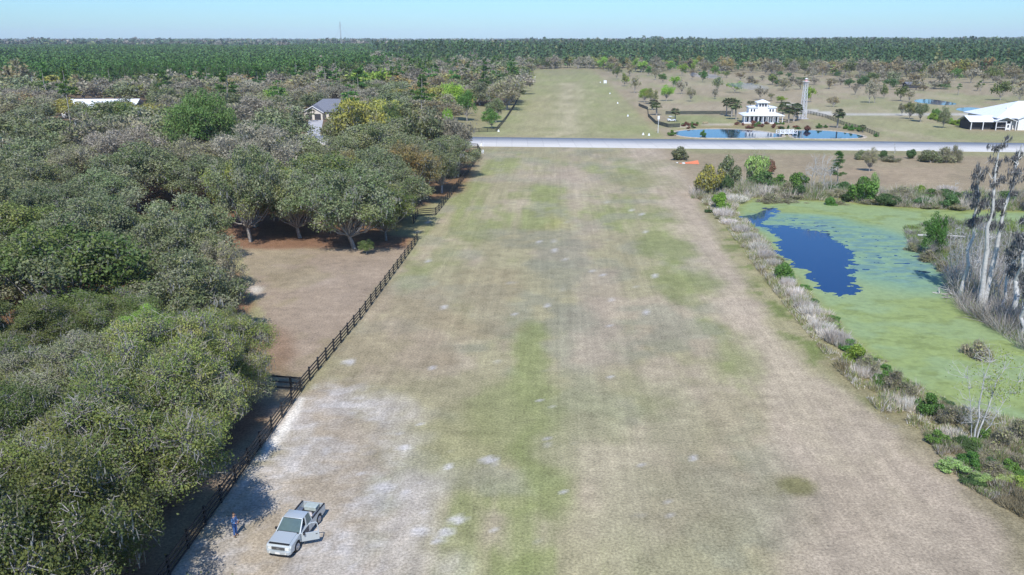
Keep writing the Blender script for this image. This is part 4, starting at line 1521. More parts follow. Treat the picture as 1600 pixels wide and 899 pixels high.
# ------------------------------------------------------------------ shrubs, reeds and saplings around the pond
G_SH = 'shrubs around the algae pond'
SHR = [  # px, base, top, half, kind, label
    (1060, 250, 223, 16, 'oakshrub', 'grey-green round bush at the road edge left of the orange tarp'),
    (1108, 306, 252, 22, 'yellow', 'yellow-olive tall bush on the pond corner'), (1137, 292, 230, 19, 'oakshrub', 'dark grey-green tall bush behind the yellow one'),
    (1133, 300, 268, 15, 'darkshrub', 'dark bush below the tall grey-green one'), (1126, 327, 299, 15, 'lime', 'vivid green round bush at the pond corner'),
    (1180, 290, 233, 20, 'lightolive', 'light olive feathery bush behind the reeds'), (1201, 272, 240, 11, 'redbrown', 'rust-brown bush beside the feathery olive one'),
    (1188, 294, 267, 24, 'darkshrub', 'wide dark green bush behind the dry reeds'), (1215, 294, 270, 14, 'green', 'green bush right of the wide dark bush'),
    (1246, 302, 268, 19, 'green', 'green bush under the bare white saplings'), (1231, 303, 280, 12, 'bareshrub', 'grey twiggy bush leaning toward the water'),
    (1345, 314, 272, 22, 'green', 'large green bush on the far bank'), (1360, 312, 262, 10, 'lightolive', 'upright light green bush on the far bank'), (1322, 302, 284, 16, 'darkshrub', 'dark low bush below the pine'),
    (1300, 304, 288, 12, 'darkshrub', 'small dark bush left of the bank pine'), (1345, 249, 228, 12, 'oakshrub', 'round olive bush standing on the road verge'),
    (1378, 250, 233, 9, 'darkshrub', 'small dark bush on the road verge'), (1393, 253, 241, 13, 'bareshrub', 'grey low brush beside the dark verge bush'), (1424, 248, 231, 8, 'darkshrub', 'small green bush alone on the verge'),
    (1454, 254, 227, 16, 'oakshrub', 'large olive bush on the verge'), (1475, 254, 226, 17, 'bareshrub', 'bare lilac bush joined to the large olive one'), (1490, 254, 222, 10, 'bareshrub', 'thin upright bare bush on the verge'),
    (1437, 308, 289, 11, 'lime', 'yellow-green bush on the far bank'), (1412, 312, 292, 13, 'bareshrub', 'grey brush left of the yellow-green bush'), (1465, 314, 294, 14, 'bareshrub', 'grey brush right of the yellow-green bush'),
    (1390, 316, 298, 16, 'bareshrub', 'brown brush along the far bank'), (1490, 316, 298, 14, 'darkshrub', 'low green brush along the far bank'), (1530, 316, 292, 20, 'bareshrub', 'bare brush behind the dead trees'),
    (1575, 318, 296, 22, 'darkshrub', 'dark brush at the right end of the far bank'), (1512, 312, 296, 12, 'lightolive', 'light green brush by the white snag'), (1275, 306, 282, 14, 'bareshrub', 'grey brush at the foot of the pale saplings'),
    (1225, 440, 408, 15, 'green', 'green shrub among the dry reeds on the near bank'), (1335, 570, 538, 18, 'lime', 'bright green shrub halfway along the near bank'),
    (1355, 585, 548, 17, 'bareshrub', 'brown twiggy shrub right of the bright green one'), (1378, 604, 578, 14, 'green', 'low green shrub on the near bank'), (1400, 612, 572, 22, 'bareshrub', 'wide reddish twiggy shrub on the near bank'),
    (1452, 646, 612, 20, 'green', 'dark green shrub left of the white birch'), (1482, 662, 630, 20, 'bareshrub', 'brown brush beside the white birch'), (1422, 628, 600, 15, 'bareshrub', 'grey-brown brush above the track'),
    (1525, 552, 508, 24, 'bareshrub', 'round purple-brown bare bush standing in the algae'), (1560, 700, 664, 26, 'bareshrub', 'brown brush right of the birch foot'), (1540, 692, 668, 14, 'green', 'green clump at the birch foot'),
    (1592, 690, 650, 22, 'bareshrub', 'grey brush at the right bank end'), (1590, 765, 742, 16, 'lime', 'lime shrub low on the bank below the birch'), (1556, 742, 722, 22, 'bareshrub', 'flattened grey brush low on the bank'),
    (1262, 205, 196, 6, 'redbrown', 'red-brown shrub at the pond bridge'), (1466, 694, 672, 16, 'green', 'low green growth left of the birch foot'), (1508, 700, 682, 16, 'darkshrub', 'dark growth at the foot of the birch'),
    (1595, 485, 440, 16, 'lightolive', 'green brush behind the rightmost dead tree'), (1450, 402, 372, 17, 'bareshrub', 'heap of grey brush on the pond islet'), (1425, 388, 366, 14, 'bareshrub', 'low brush on the left side of the islet'),
    (1492, 392, 366, 15, 'bareshrub', 'brush on the right side of the islet'), (1475, 418, 395, 16, 'bareshrub', 'brown root heap below the islet log'),
]
SHP = {'oakshrub': 'oak_grey', 'darkshrub': 'darkshrub', 'lime': 'lime', 'green': 'green', 'yellow': 'yellow', 'lightolive': 'pale', 'redbrown': 'redbrown', 'bareshrub': 'bare_olive'}
for i, (px, b, t, hw, k, lab) in enumerate(SHR):
    x, y = G(px, b)
    pr = shrub_proto(k, PAL[SHP[k]], i % 2, twig={'bareshrub': .95, 'lightolive': .5, 'yellow': .3, 'oakshrub': .2}.get(k, .1), size=.15)
    plant('shrub', pr, x, y, hw / px_per_m(y, 1) * 1.15, top_height(y, t) * .96, lab, 'shrub', G_SH)
rs = random.Random(5)
RE = [(1160, 302, 20), (1178, 300, 16), (1150, 314, 16), (1192, 297, 16), (1204, 300, 10), (1130, 338, 13), (1140, 350, 12), (1158, 362, 12), (1172, 376, 12), (1185, 392, 13), (1196, 404, 15), (1206, 414, 12), (1240, 462, 14), (1249, 474, 15), (1258, 484, 15),
      (1266, 494, 16), (1274, 504, 16), (1284, 516, 16), (1294, 528, 16), (1306, 536, 16), (1318, 542, 14), (1216, 438, 11), (1345, 588, 12), (1365, 590, 12), (1420, 640, 12), (1120, 322, 10), (1112, 316, 9), (1230, 450, 10), (1330, 300, 12), (1316, 308, 12), (1480, 300, 12)]
for i, (px, b, hw) in enumerate(RE):
    x, y = G(px, b)
    where = 'behind the green bush at the pond corner' if b < 320 else 'along the near bank of the pond'
    plant('reed_clump', reed_proto(i % 3, w=.028), x, y, hw / px_per_m(y, 0) * 1.1, rs.uniform(1.0, 1.8), 'clump of dry whitish reeds ' + where, 'reeds', 'dry reed clumps ' + where)
for i in range(70):
    tt = rs.random()
    px = 1120 + 330 * tt + rs.uniform(-16, 26)
    py = 330 + 300 * tt ** 1.0 + rs.uniform(-14, 14) + 25 * math.sin(tt * 3.1) * .6
    if i > 48:
        px = rs.uniform(1480, 1620); py = 690 + (px - 1480) * .55 + rs.uniform(-20, 45)
    x, y = G(px, py)
    if poly_dist(np.array([x]), np.array([y]), POND)[0] > 2: continue
    k = rs.choice(['green', 'bareshrub', 'lightolive', 'bareshrub', 'darkshrub'])
    pr = shrub_proto(k, PAL[SHP[k]], i % 2, twig={'bareshrub': .95, 'lightolive': .5}.get(k, .1), size=.15)
    plant('bank_weed', pr, x, y, rs.uniform(.7, 1.5), rs.uniform(.4, 1.1), 'low tangled weed clump on the pond bank', 'weed', 'weed clumps on the pond bank')
for i in range(60):
    px = rs.uniform(1200, 1620)
    py = 308 + (px - 1200) * .03 + rs.uniform(-9, 7)
    x, y = G(px, py)
    k = rs.choice(['green', 'bareshrub', 'bareshrub', 'bareshrub', 'darkshrub'])
    pr = shrub_proto(k, PAL[SHP[k]], i % 2, twig={'bareshrub': .95}.get(k, .1), size=.15)
    plant('bank_weed', pr, x, y, rs.uniform(1.5, 3.2), rs.uniform(.8, 2.6), 'low tangled brush on the far bank of the pond', 'weed', 'brush clumps on the far pond bank')

# dry and green ground growth along the water, too dense to count
def growth(name, label, P, hgt, w, cols, seed, n, lean=.45, band_d=None, zoff=0.0):
    rng = np.random.default_rng(seed)
    x0, y0 = P.min(0)
    x1, y1 = P.max(0)
    X, Y = rng.uniform(x0, x1, n), rng.uniform(y0, y1, n)
    k = poly_dist(X, Y, P) > 0
    if band_d:
        d = poly_dist(X, Y, POND) + 3 * (fbm(X / 5, Y / 5, 9) - .5)
        k &= (d > band_d[0]) & (d < band_d[1])
    X, Y = X[k], Y[k]
    # gather into tufts
    t = fbm(X / 1.6, Y / 1.6, seed, 3)
    k = t > .37
    X, Y, t = X[k], Y[k], t[k]
    m = len(X)
    z = np.maximum(ground_height(X, Y), -.45 + 0 * X) + zoff
    D = rng.normal(size=(m, 3)) * lean
    D[:, 2] = 1
    D = unit(D)
    L = (hgt * rng.uniform(.3, 1.0, m) * (.5 + 1.6 * (t - .37) / .3))[:, None]
    V, F = quads(np.stack([X, Y, z], 1) + D * L * .5, D * L * .52, unit(np.cross(D, rng.normal(size=(m, 3)))) * w)
    pc = fbm(X / 3, Y / 3, seed + 7, 3)
    idx = np.clip(((pc - .32) / .36 + rng.normal(size=m) * .12) * len(cols), 0, len(cols) - 1).astype(int)
    c = np.array(cols)[idx] * rng.uniform(.75, 1.25, (m, 1))
    props(link(name, mesh_np(name, V, F, LEAF, np.repeat(c, 4, 0))), label, name.replace('_', ' '), kind='stuff')


NEARB = gpoly([(1080, 300), (1160, 296), (1230, 380), (1300, 470), (1380, 560), (1470, 620), (1700, 680), (1700, 900), (1620, 900), (1480, 740), (1390, 660), (1300, 570), (1220, 470), (1130, 350)])
growth('bank_grass', 'dry and green grass along the near bank of the pond', NEARB, .55, .024, [(.62, .57, .46), (.22, .30, .09), (.50, .44, .30), (.30, .34, .12), (.68, .64, .56), (.28, .25, .14)], 81, 420000, band_d=(-7.5, .8))
ROUGH = gpoly([(1440, 676), (1520, 690), (1700, 715), (1760, 900), (1600, 812), (1500, 755)])
growth('rough_grass', 'rough weedy grass below the white-barked tree', ROUGH, .45, .022, [(.44, .38, .28), (.22, .30, .09), (.34, .29, .2), (.26, .32, .12), (.5, .45, .38), (.30, .26, .16)], 85, 120000)
FARB = gpoly([(1080, 312), (1080, 288), (1300, 292), (1700, 304), (1700, 340), (1300, 316), (1150, 310)])
growth('bank_brush', 'low tangled brush along the far bank of the pond', FARB, 1.3, .035, [(.48, .42, .34), (.18, .25, .08), (.40, .34, .26), (.26, .30, .12), (.55, .49, .42)], 82, 200000, band_d=(-12, 1.0))
SWAMP = gpoly([(1478, 440), (1492, 405), (1540, 378), (1660, 372), (1720, 560), (1600, 545), (1560, 515), (1505, 485)])
growth('swamp_brush', 'grey dead brush filling the swamp around the tall snags', SWAMP, 1.9, .022, [(.50, .46, .40), (.38, .34, .29), (.55, .52, .48), (.19, .27, .07), (.42, .38, .32)], 83, 130000, lean=.6)
SHOAL = gpoly([(1412, 352), (1470, 340), (1600, 345), (1600, 392), (1500, 398), (1470, 420), (1448, 402), (1420, 380)])
growth('islet_brush', 'dead brush and green growth on the pond islet', SHOAL, .8, .03, [(.36, .33, .30), (.16, .24, .06), (.28, .25, .22), (.22, .30, .08)], 84, 60000, lean=.7)

# red-brown planting round the pond house, bushes along its pond, and the lime hedge
for i in range(46):
    px = rs.choice([rs.uniform(1062, 1090), rs.uniform(1150, 1250), rs.uniform(1150, 1250)])
    py = rs.uniform(194, 202)
    x, y = G(px, py)
    k = rs.choice(['redbrown', 'redbrown', 'darkshrub', 'green'])
    pr = shrub_proto(k, PAL[SHP[k]], i % 2, twig=.1, size=.15)
    plant('garden_shrub', pr, x, y, rs.uniform(.6, 1.3), rs.uniform(.7, 1.5), {'redbrown': 'red-brown', 'darkshrub': 'dark green', 'green': 'green'}[k] + ' garden shrub before the pond house', 'shrub', {'redbrown': 'red', 'darkshrub': 'dark', 'green': 'green'}[k] + ' garden shrubs before the pond house')
for (px, b, t, hw) in [(1098, 213, 203, 5), (1280, 201, 193, 5), (1330, 204, 195, 6), (1342, 205, 196, 7), (1322, 202, 194, 5), (1368, 214, 208, 4), (1290, 200, 195, 4), (1050, 212, 203, 8)]:
    x, y = G(px, b)
    plant('garden_shrub', shrub_proto('green', PAL['green'], 0, twig=.1, size=.15), x, y, hw / px_per_m(y), top_height(y, t), 'bush on the rim of the ornamental pond', 'shrub', 'bushes on the rim of the ornamental pond')
for i in range(16):
    t = i / 15
    x, y = G(1455 + 64 * t, 186 + 15.5 * t)
    plant('hedge_bush', shrub_proto('lime', PAL['lime'], i % 2, twig=.1, size=.15), x, y, 1.9, 2.4 * (1 + .3 * math.sin(i * 2.1)) * (1 - .3 * t), 'lime green bush in the hedge left of the white hangar', 'bush', 'lime bushes of the hedge')

# tall dead trees standing in the swamp
def dead_tree(px, base, tops, label, R=.42):
    bx, by = G(px, base)
    rng = np.random.default_rng(int(px))
    root = bpy.data.objects.new('dead_tree', None)
    root.location = (bx, by, -.5)
    COL.objects.link(root)
    props(root, label, 'dead tree', 'tall dead trees in the swamp')
    moss = []
    for ti, (tx, ty) in enumerate(tops):
        h = top_height(by, ty)
        X = (tx - 800) / px_per_m(by, h)
        P0 = np.array([0, 0, 0.])
        P1 = np.array([X - bx, 0, h + .5])
        n = 9
        pts = [P0 + (P1 - P0) * t + (rng.normal(size=3) * .18 if 0 < t < 1 else 0) for t in np.linspace(0, 1, n)]
        rad = np.linspace(R, R * .22, n)
        rad[0] *= 1.7
        segs = [(pts[i], pts[i + 1], rad[i], rad[i + 1]) for i in range(n - 1)]
        for k in range(26):
            t = rng.uniform(.3, 1) ** .7
            p = P0 + (P1 - P0) * t
            a = rng.uniform(0, 6.283)
            L = rng.uniform(.3, 1.5) * (1.1 if t > .6 else .6)
            e = p + np.array([math.cos(a) * L, math.sin(a) * L * .7, L * rng.uniform(-.1, .9)])
            segs += limb(rng, p, e, R * .16, R * .05, 3, .3)
            if t > .5:
                e2 = e + rng.normal(size=3) * .5
                segs += limb(rng, e, e2, R * .05, R * .03, 1, .1)
                moss += [p + (e - p) * q for q in rng.uniform(.4, 1.1, 4)]
        tv, tf = tubes(segs, 7)
        o = link('trunk', mesh_np('trunk', tv, tf, BARK_PALE, None, True), root)
    M = np.array(moss)
    M = np.repeat(M, 15, 0) + np.random.default_rng(3).normal(size=(len(M) * 15, 3)) * np.array([.16, .16, .22])
    m = len(M)
    a = rng.uniform(0, 6.283, m)
    W = np.stack([np.cos(a), np.sin(a), 0 * a], 1) * .045
    U = np.stack([rng.normal(size=m) * .1, rng.normal(size=m) * .1, -np.ones(m)], 1) * rng.uniform(.1, .38, (m, 1))
    V, F = quads(M, U, W)
    c = pick(rng, [((.17, .165, .17), 3), ((.24, .24, .235), 2), ((.10, .10, .10), 2)], m)
    link('hanging_moss', mesh_np('hanging_moss', V, F, LEAF, np.repeat(c, 4, 0)), root)
    return root


dead_tree(1502, 462, [(1533, 262)], 'dead trunk with dark moss clumps, leftmost of the swamp snags', .27)
dead_tree(1533, 478, [(1562, 228), (1597, 226)], 'tallest dead tree, its two pale stems parting from one foot', .36)
dead_tree(1578, 500, [(1618, 330)], 'pale dead trunk leaning out of the frame', .36)
dead_tree(1598, 520, [(1612, 410)], 'lowest pale snag at the frame edge', .24)
dead_tree(1558, 488, [(1600, 372)], 'short pale snag between the tall dead trees', .18)
# dead saplings, the snag and the log
rs = random.Random(9)


def sapling(x, y, h, label, group, lean=.15, pale=True, twigs=14, spread=.8, nm='dead_sapling'):
    key = ('sap', int(h * 2), twigs)
    if key not in PROTO:
        rng = np.random.default_rng(int(h * 10) + twigs)
        segs = limb(rng, (0, 0, -.5), (lean * h * rng.normal(), lean * h * .3, h), .075, .02, 6, .03)
        base = list(segs)
        for k in range(twigs):
            s = base[rng.integers(1, len(base))]
            d = unit(rng.normal(size=3) * np.array([1, 1, .2]) + np.array([0, 0, .9]))
            e = s[0] + d * rng.uniform(.4, 1.0) * h * .28 * spread
            segs += limb(rng, s[0], e, .03, .012, 2, .1)
            for q in range(3):
                segs += limb(rng, s[0] + (e - s[0]) * rng.uniform(.3, 1), e + rng.normal(size=3) * .5, .014, .006, 1, .1)
        tv, tf = tubes(segs, 3)
        PROTO[key] = mesh_np('dead_sapling', tv, tf, BARK_PALE)
    o = link(nm, PROTO[key], None, (x, y, gz(x, y)), (0, 0, rs.uniform(0, 6.28)))
    props(o, label, 'sapling', group)
    return o


for i in range(90):
    px = rs.uniform(1478, 1640)
    lo = 372 + (px - 1478) * .25
    hi = 452 + (px - 1478) * .55
    py = rs.uniform(lo, hi)
    x, y = G(px, py)
    sapling(x, y, rs.choice([2.5, 3.5, 4.5, 6.0]), 'thin grey dead sapling in the thicket around the tall snags', 'dead saplings of the swamp thicket', twigs=rs.choice([8, 14]))
for i in range(16):
    px = rs.uniform(1484, 1606)
    x, y = G(px, 452 + (px - 1484) * .5 + rs.uniform(-30, 8))
    sapling(x, y, rs.choice([8.5, 10.5, 12.5]), 'slim pale dead trunk among the tall snags', 'slim dead trunks among the tall snags', twigs=rs.choice([5, 7]), lean=.1)
for i, px in enumerate([1258, 1270, 1282, 1288, 1296, 1264, 1276]):
    x, y = G(px, 303 + (i % 3))
    sapling(x, y, rs.choice([6.5, 8.0]), 'pale bare sapling leaning over the far bank', 'pale bare saplings on the far bank', twigs=22, spread=1.1)
x, y = G(1488, 320)
sapling(x, y, 5.0, 'bleached snag on the far bank', None, lean=.05, twigs=3)
x, y = G(1398, 240)
sapling(x, y, 3.2, 'tiny bare tree at the road edge', None, twigs=20)
x, y = G(1455, 395)
plant('young_conifer', tree_proto('green', PAL['darkshrub'], 2, 1), x, y, 1.7, top_height(y, 326), 'thin green sapling growing from the islet brush', 'tree')
x, y = G(1308, 300)
plant('pine_tree', pine_proto('bankpine', 1, 1, clear=.3), x, y, 2.4, top_height(y, 234), 'dark pine on the far bank of the pond', 'tree')
x, y = G(1358, 268)
plant('bare_tree', tree_proto('bare_olive', PAL['bare_olive'], 1, 1, moss=.3, twiggy=.8), x, y, 2.2, top_height(y, 232), 'thin half bare tree above the large green bank bush', 'tree')
lg = MB()
x0, y0 = G(1434, 369)
x1, y1 = G(1508, 372)
lg.tube([(x0, y0, .1), ((x0 + x1) / 2, (y0 + y1) / 2 + .3, .25), (x1, y1, .2)], [.22, .18, .12], 8)
lg.tube([((x0 + x1) / 2, (y0 + y1) / 2 + .3, .25), ((x0 + x1) / 2 + 1, (y0 + y1) / 2 - 1.4, .9)], [.08, .03], 6)
props(lg.build('fallen_log', BARK_PALE, sm=True), 'white fallen log lying across the pond islet', 'log')
# fallen branches at the foot of the dead trees
for i in range(34):
    px = rs.uniform(1478, 1600)
    py = 450 + (px - 1478) * .42 + rs.uniform(-12, 18)
    x, y = G(px, py)
    key = ('deadwood', i % 4)
    if key not in PROTO:
        rng = np.random.default_rng(i)
        sg = limb(rng, (-1.6, 0, .1), (1.6, .4, .35), .09, .03, 4, .2)
        for k in range(7):
            s = sg[rng.integers(0, 4)]
            sg += limb(rng, s[0], s[0] + rng.normal(size=3) * np.array([.9, .9, .35]) + np.array([0, 0, .35]), .03, .01, 2, .2)
        tv, tf = tubes(sg, 4)
        PROTO[key] = mesh_np('fallen_branch', tv, tf, BARK_GREY if i % 2 else BARK_PALE)
    props(link('fallen_branch', PROTO[key], None, (x, y, max(gz(x, y), -.45)), (0, 0, rs.uniform(0, 6.28)), (rs.uniform(.6, 1.2),) * 3), 'grey fallen branch in the tangle below the dead trees', 'branch', 'fallen branches below the dead trees')


# the white-barked tree in front of the algae
def birch():
    x, y = G(1522, 692)
    h = top_height(y, 545)
    root = bpy.data.objects.new('birch_tree', None)
    root.location = (x, y, gz(x, y))
    COL.objects.link(root)
    props(root, 'slender white-barked tree with sparse lime leaves on the near bank', 'tree')
    rng = np.random.default_rng(4)
    segs = []
    tips = []
    for (dx, dy, hh, r) in [(-.1, 0, h, .10), (.9, .2, h * .92, .09), (-.9, .3, h * .8, .05), (1.9, -.2, h * .78, .05)]:
        s = limb(rng, (dx * .15, 0, -.1), (dx * 1.6, dy, hh), r, r * .2, 7, .02)
        segs += s
        for k in range(34):
            q = s[rng.integers(2, 7)]
            d = unit(rng.normal(size=3) * np.array([1, 1, .3]) + np.array([0, 0, .8]))
            e = q[0] + d * rng.uniform(.5, 1.7)
            segs += limb(rng, q[0], e, .02, .007, 3, .12)
            tips += [e, q[0] + (e - q[0]) * .6]
            for j in range(3): segs += limb(rng, e, e + rng.normal(size=3) * .35 + np.array([0, 0, .2]), .008, .004, 1, .1)
    tv, tf = tubes(segs, 4)
    link('trunk', mesh_np('trunk', tv, tf, BARK_PALE), root)
    T = np.array(tips)
    T = T[(T[:, 2] > h * .45)]
    w = np.where(T[:, 0] > .3, 9, 2)
    C = np.repeat(T, w, 0)
    C = C + rng.normal(size=C.shape) * .28
    V, F = leaf_quads(rng, C, rng.normal(size=C.shape), .12)
    link('crown', mesh_np('crown', V, F, LEAF, np.repeat(pick(rng, [((.28, .36, .07), 3), ((.34, .34, .09), 1)], len(C)), 4, 0)), root)


birch()


# ------------------------------------------------------------------ fences
def fence(name, pts, label, h=1.4, rails=4, gap=2.8, mat=None, group=None, post=.075, cat='fence', railh=.075):
    mat = mat or BLACK_WOOD
    root = bpy.data.objects.new(name, None)
    root.location = (pts[0][0], pts[0][1], 0)
    COL.objects.link(root)
    props(root, label, cat, group)
    o0 = Vector((pts[0][0], pts[0][1], 0))
    railm = [MB() for _ in range(rails)]
    pm = None
    for (a, b) in zip(pts, pts[1:]):
        A, B = Vector((a[0], a[1], 0)) - o0, Vector((b[0], b[1], 0)) - o0
        L = (B - A).length
        n = max(1, round(L / gap))
        d = (B - A).normalized()
        ang = math.atan2(d.y, d.x)
        side = Vector((-d.y, d.x, 0))
        for i in range(n + 1):
            if i == 0 and a is not pts[0]: continue
            if pm is None:
                mb = MB()
                mb.box(-post, post, -post, post, -.1, h + .06, .012)
                pm = mb.data('post', mat)
            p = A + d * L * i / n
            link('post', pm, root, p, (0, 0, ang + .02 * math.sin(i * 5)))
        for k in range(rails):
            z = .22 + (h - .3) * k / (rails - 1) if rails > 1 else h * .8
            for i in range(n):
                p, q = A + d * L * i / n, A + d * L * (i + 1) / n
                w = side * (-(post + .02))
                zz = z + .02 * math.sin(i * 3.7 + k)
                p0, q0 = p + w + Vector((0, 0, zz - railh)), q + w + Vector((0, 0, zz - railh))
                railm[k].poly([p0, q0, q0 + Vector((0, 0, 2 * railh)), p0 + Vector((0, 0, 2 * railh))], side * .035)
    for k in range(rails): railm[k].build('rail', mat, root)
    return root


F1 = [G(235, 940), G(265, 899), G(470, 612), G(563, 500), G(648, 384), G(652, 376)]
fence('rail_fence', F1, 'long black four-rail fence between the brown lot and the mown strip')
fence('rail_fence', [G(470, 612), G(455, 610.5), G(400, 606)], 'short black rail fence branching off toward the trees', rails=3)
fence('rail_fence', [G(646, 350), G(653, 338), G(681, 336), G(686, 330), G(724, 281), G(751, 241), G(746, 232), G(736, 231)], 'black rail fence from the kinked corner up to the road')
fence('rail_fence', [G(735, 207), G(775, 206), G(790, 188), G(803, 168), G(815, 145)], 'dark far fence around the lawn beyond the road', gap=3)
MESHF = plain('dark_mesh_fence', (.07, .075, .06), .7)
fence('yard_fence', [G(998, 166), G(1012, 172), G(1013, 183), G(1024, 194), G(1044, 199.5), G(1062, 199)], 'dark yard fence curving around the left end of the ornamental pond', gap=3, rails=5, mat=MESHF, railh=.13)
fence('yard_fence', [G(1040, 179), G(1145, 178.5)], 'straight dark yard fence along the lawn behind the white cart', gap=3, rails=5, mat=MESHF, railh=.13)
fence('yard_fence', [G(1262, 178), G(1290, 184), G(1318, 196), G(1345, 203), G(1373, 214)], 'low dark fence right of the light tower', gap=3, rails=4, mat=MESHF, railh=.08)


# ------------------------------------------------------------------ buildings
def at_root(name, x, y, rz, label, cat, z=0):
    r = bpy.data.objects.new(name, None)
    r.location = (x, y, z)
    r.rotation_euler = (0, 0, rz)
    COL.objects.link(r)
    props(r, label, cat)
    return r


def hip_roof(mb, x0, x1, y0, y1, z, h, over=.6, ridge=.4, thick=.18):
    x0 -= over; x1 += over; y0 -= over; y1 += over
    w, d = x1 - x0, y1 - y0
    cx, cy = (x0 + x1) / 2, (y0 + y1) / 2
    hl = max(0, (w - d) / 2) if w > d else 0
    a, b = Vector((cx - max(hl, .3), cy, z + h)), Vector((cx + max(hl, .3), cy, z + h))
    c = [Vector((x0, y0, z)), Vector((x1, y0, z)), Vector((x1, y1, z)), Vector((x0, y1, z))]
    lo = [v - Vector((0, 0, thick)) for v in c]
    bm = mb.bm
    V = [bm.verts.new(v) for v in c]
    W = [bm.verts.new(v) for v in lo]
    A, B = bm.verts.new(a), bm.verts.new(b)
    bm.faces.new((V[0], V[1], B, A)); bm.faces.new((V[1], V[2], B)); bm.faces.new((V[2], V[3], A, B)); bm.faces.new((V[3], V[0], A))
    for i in range(4): bm.faces.new((W[i], W[(i + 1) % 4], V[(i + 1) % 4], V[i]))
    bm.faces.new(W[::-1])


def gable_roof(mb, x0, x1, y0, y1, z, h, over=.5, axis='x', thick=.16):
    if axis == 'x':
        a = [(x0 - over, y0 - over, z - .1), (x0 - over, (y0 + y1) / 2, z + h), (x0 - over, y1 + over, z - .1)]
        ext = (x1 - x0 + 2 * over, 0, 0)
    else:
        a = [(x0 - over, y0 - over, z - .1), ((x0 + x1) / 2, y0 - over, z + h), (x1 + over, y0 - over, z - .1)]
        ext = (0, y1 - y0 + 2 * over, 0)
    b = [(p[0], p[1], p[2] - thick) for p in a][::-1]
    mb.poly(a + b, ext)


def gable_body(mb, x0, x1, y0, y1, z, h, axis='x'):
    if axis == 'x': mb.poly([(x0, y0, 0), (x0, y0, z), (x0, (y0 + y1) / 2, z + h), (x0, y1, z), (x0, y1, 0)], (x1 - x0, 0, 0))
    else: mb.poly([(x0, y0, 0), (x0, y0, z), ((x0 + x1) / 2, y0, z + h), (x1, y0, z), (x1, y0, 0)], (0, y1 - y0, 0))


def window(root, x, y, z, w, h, d=.08, axis='y', frame=True):
    """window on a front (-y) face: frame with pane"""
    f = MB()
    t = .08
    f.box(x - w / 2 - t, x + w / 2 + t, y - d, y + .02, z + h, z + h + t)
    f.box(x - w / 2 - t, x + w / 2 + t, y - d, y + .02, z - t, z)
    f.box(x - w / 2 - t, x - w / 2, y - d, y + .02, z, z + h)
    f.box(x + w / 2, x + w / 2 + t, y - d, y + .02, z, z + h)
    fo = f.build('window', WHITE_WALL, root)
    g = MB()
    g.box(x - w / 2, x + w / 2, y - d * .5, y + .01, z, z + h)
    g.build('pane', DARK_GLASS, fo)


# pond house: white, veranda, hipped roof with an upper storey and lookout
hx, hy = G(1193, 193)
r = at_root('pond_house', hx, hy + 4.2, -.10, 'white house with veranda, hipped metal roof and lookout beside the ornamental pond', 'house')
b = MB(); b.box(-6.5, 6.5, -3.2, 5, 0, 3.0); b.build('wall', WHITE_WALL, r)
b = MB(); b.box(-8, 7.6, -5.6, -3.3, 0, .35); b.build('veranda_deck', WHITE_WALL, r)
b = MB(); hip_roof(b, -7.6, 7.6, -5.2, 5.4, 3.2, 1.5); b.build('roof', WHITE_METAL, r)
b = MB(); b.box(-5.2, 5.2, -1.6, 3.4, 3.6, 6.1); b.build('upper_wall', WHITE_WALL, r)
b = MB(); hip_roof(b, -5.2, 5.2, -1.6, 3.4, 6.15, .55, over=.4); b.build('upper_roof', WHITE_METAL, r)
lo = MB(); lo.box(-1.9, 1.9, -2.2, 1.6, 4.0, 8.0); lk = lo.build('lookout', WHITE_WALL, r)
b = MB(); hip_roof(b, -1.9, 1.9, -2.2, 1.6, 8.05, 1.0, over=.7); b.build('lookout_roof', WHITE_METAL, lk)
for x in (-1.1, 0, 1.1): window(r, x, -2.2, 6.4, .75, 1.1)
for x in (-4.2, -3.1, 3.1, 4.2): window(r, x, -1.6, 4.3, .6, 1.1)
for k, x in enumerate(np.linspace(-5.6, 5.6, 8)): window(r, x, -3.2, .55, .9, 2.0)
for x in np.linspace(-7.4, 7.4, 9):
    b = MB(); b.box(x - .12, x + .12, -5.5, -5.26, .36, 3.02); b.build('column', WHITE_WALL, r)
b = MB(); b.box(-1.6, 1.6, -7.4, -5.62, 0, .2); b.box(-1.6, 1.6, -6.9, -5.62, .2, .33); b.build('steps', CONC, r)

# white hangar house at the right edge
ax, ay = G(1516, 203)
r = at_root('white_hangar', ax, ay, -.06, 'large white hangar with arched gable windows and dark open porch', 'hangar')
b = MB(); b.box(10, 68, 1.8, 25, 0, 4.2); b.build('wall', WHITE_WALL, r)
b = MB(); hip_roof(b, 9.5, 70, .4, 26, 4.4, 5.2, over=.8); b.build('roof', WHITE_METAL, r)
b = MB(); gable_body(b, 16.5, 29, -.6, 1.7, 4.0, 2.5, axis='y'); b.build('front_gable', WHITE_WALL, r)
b = MB(); gable_roof(b, 16.5, 29, -.6, 12, 4.2, 2.6, axis='y'); b.build('gable_roof', WHITE_METAL, r)
f = MB()
for x, w, h in ((19.0, .9, .9), (20.3, .9, 1.6), (22.75, 2.2, 2.6), (25.2, .9, 1.6), (26.5, .9, .9)): window(r, x, -.6, 3.0 if w < 2 else 2.7, w, h)
for x in np.arange(17.4, 28.6, 1.1):
    b = MB(); b.box(x - .06, x + .06, -.68, -.605, .2, 2.4); b.build('wall_batten', WHITE_METAL, r)
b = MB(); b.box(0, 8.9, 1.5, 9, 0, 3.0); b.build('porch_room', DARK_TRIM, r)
b = MB(); gable_roof(b, -.2, 10.5, .2, 9.5, 3.1, 1.7, axis='x'); b.build('porch_roof', WHITE_METAL, r)
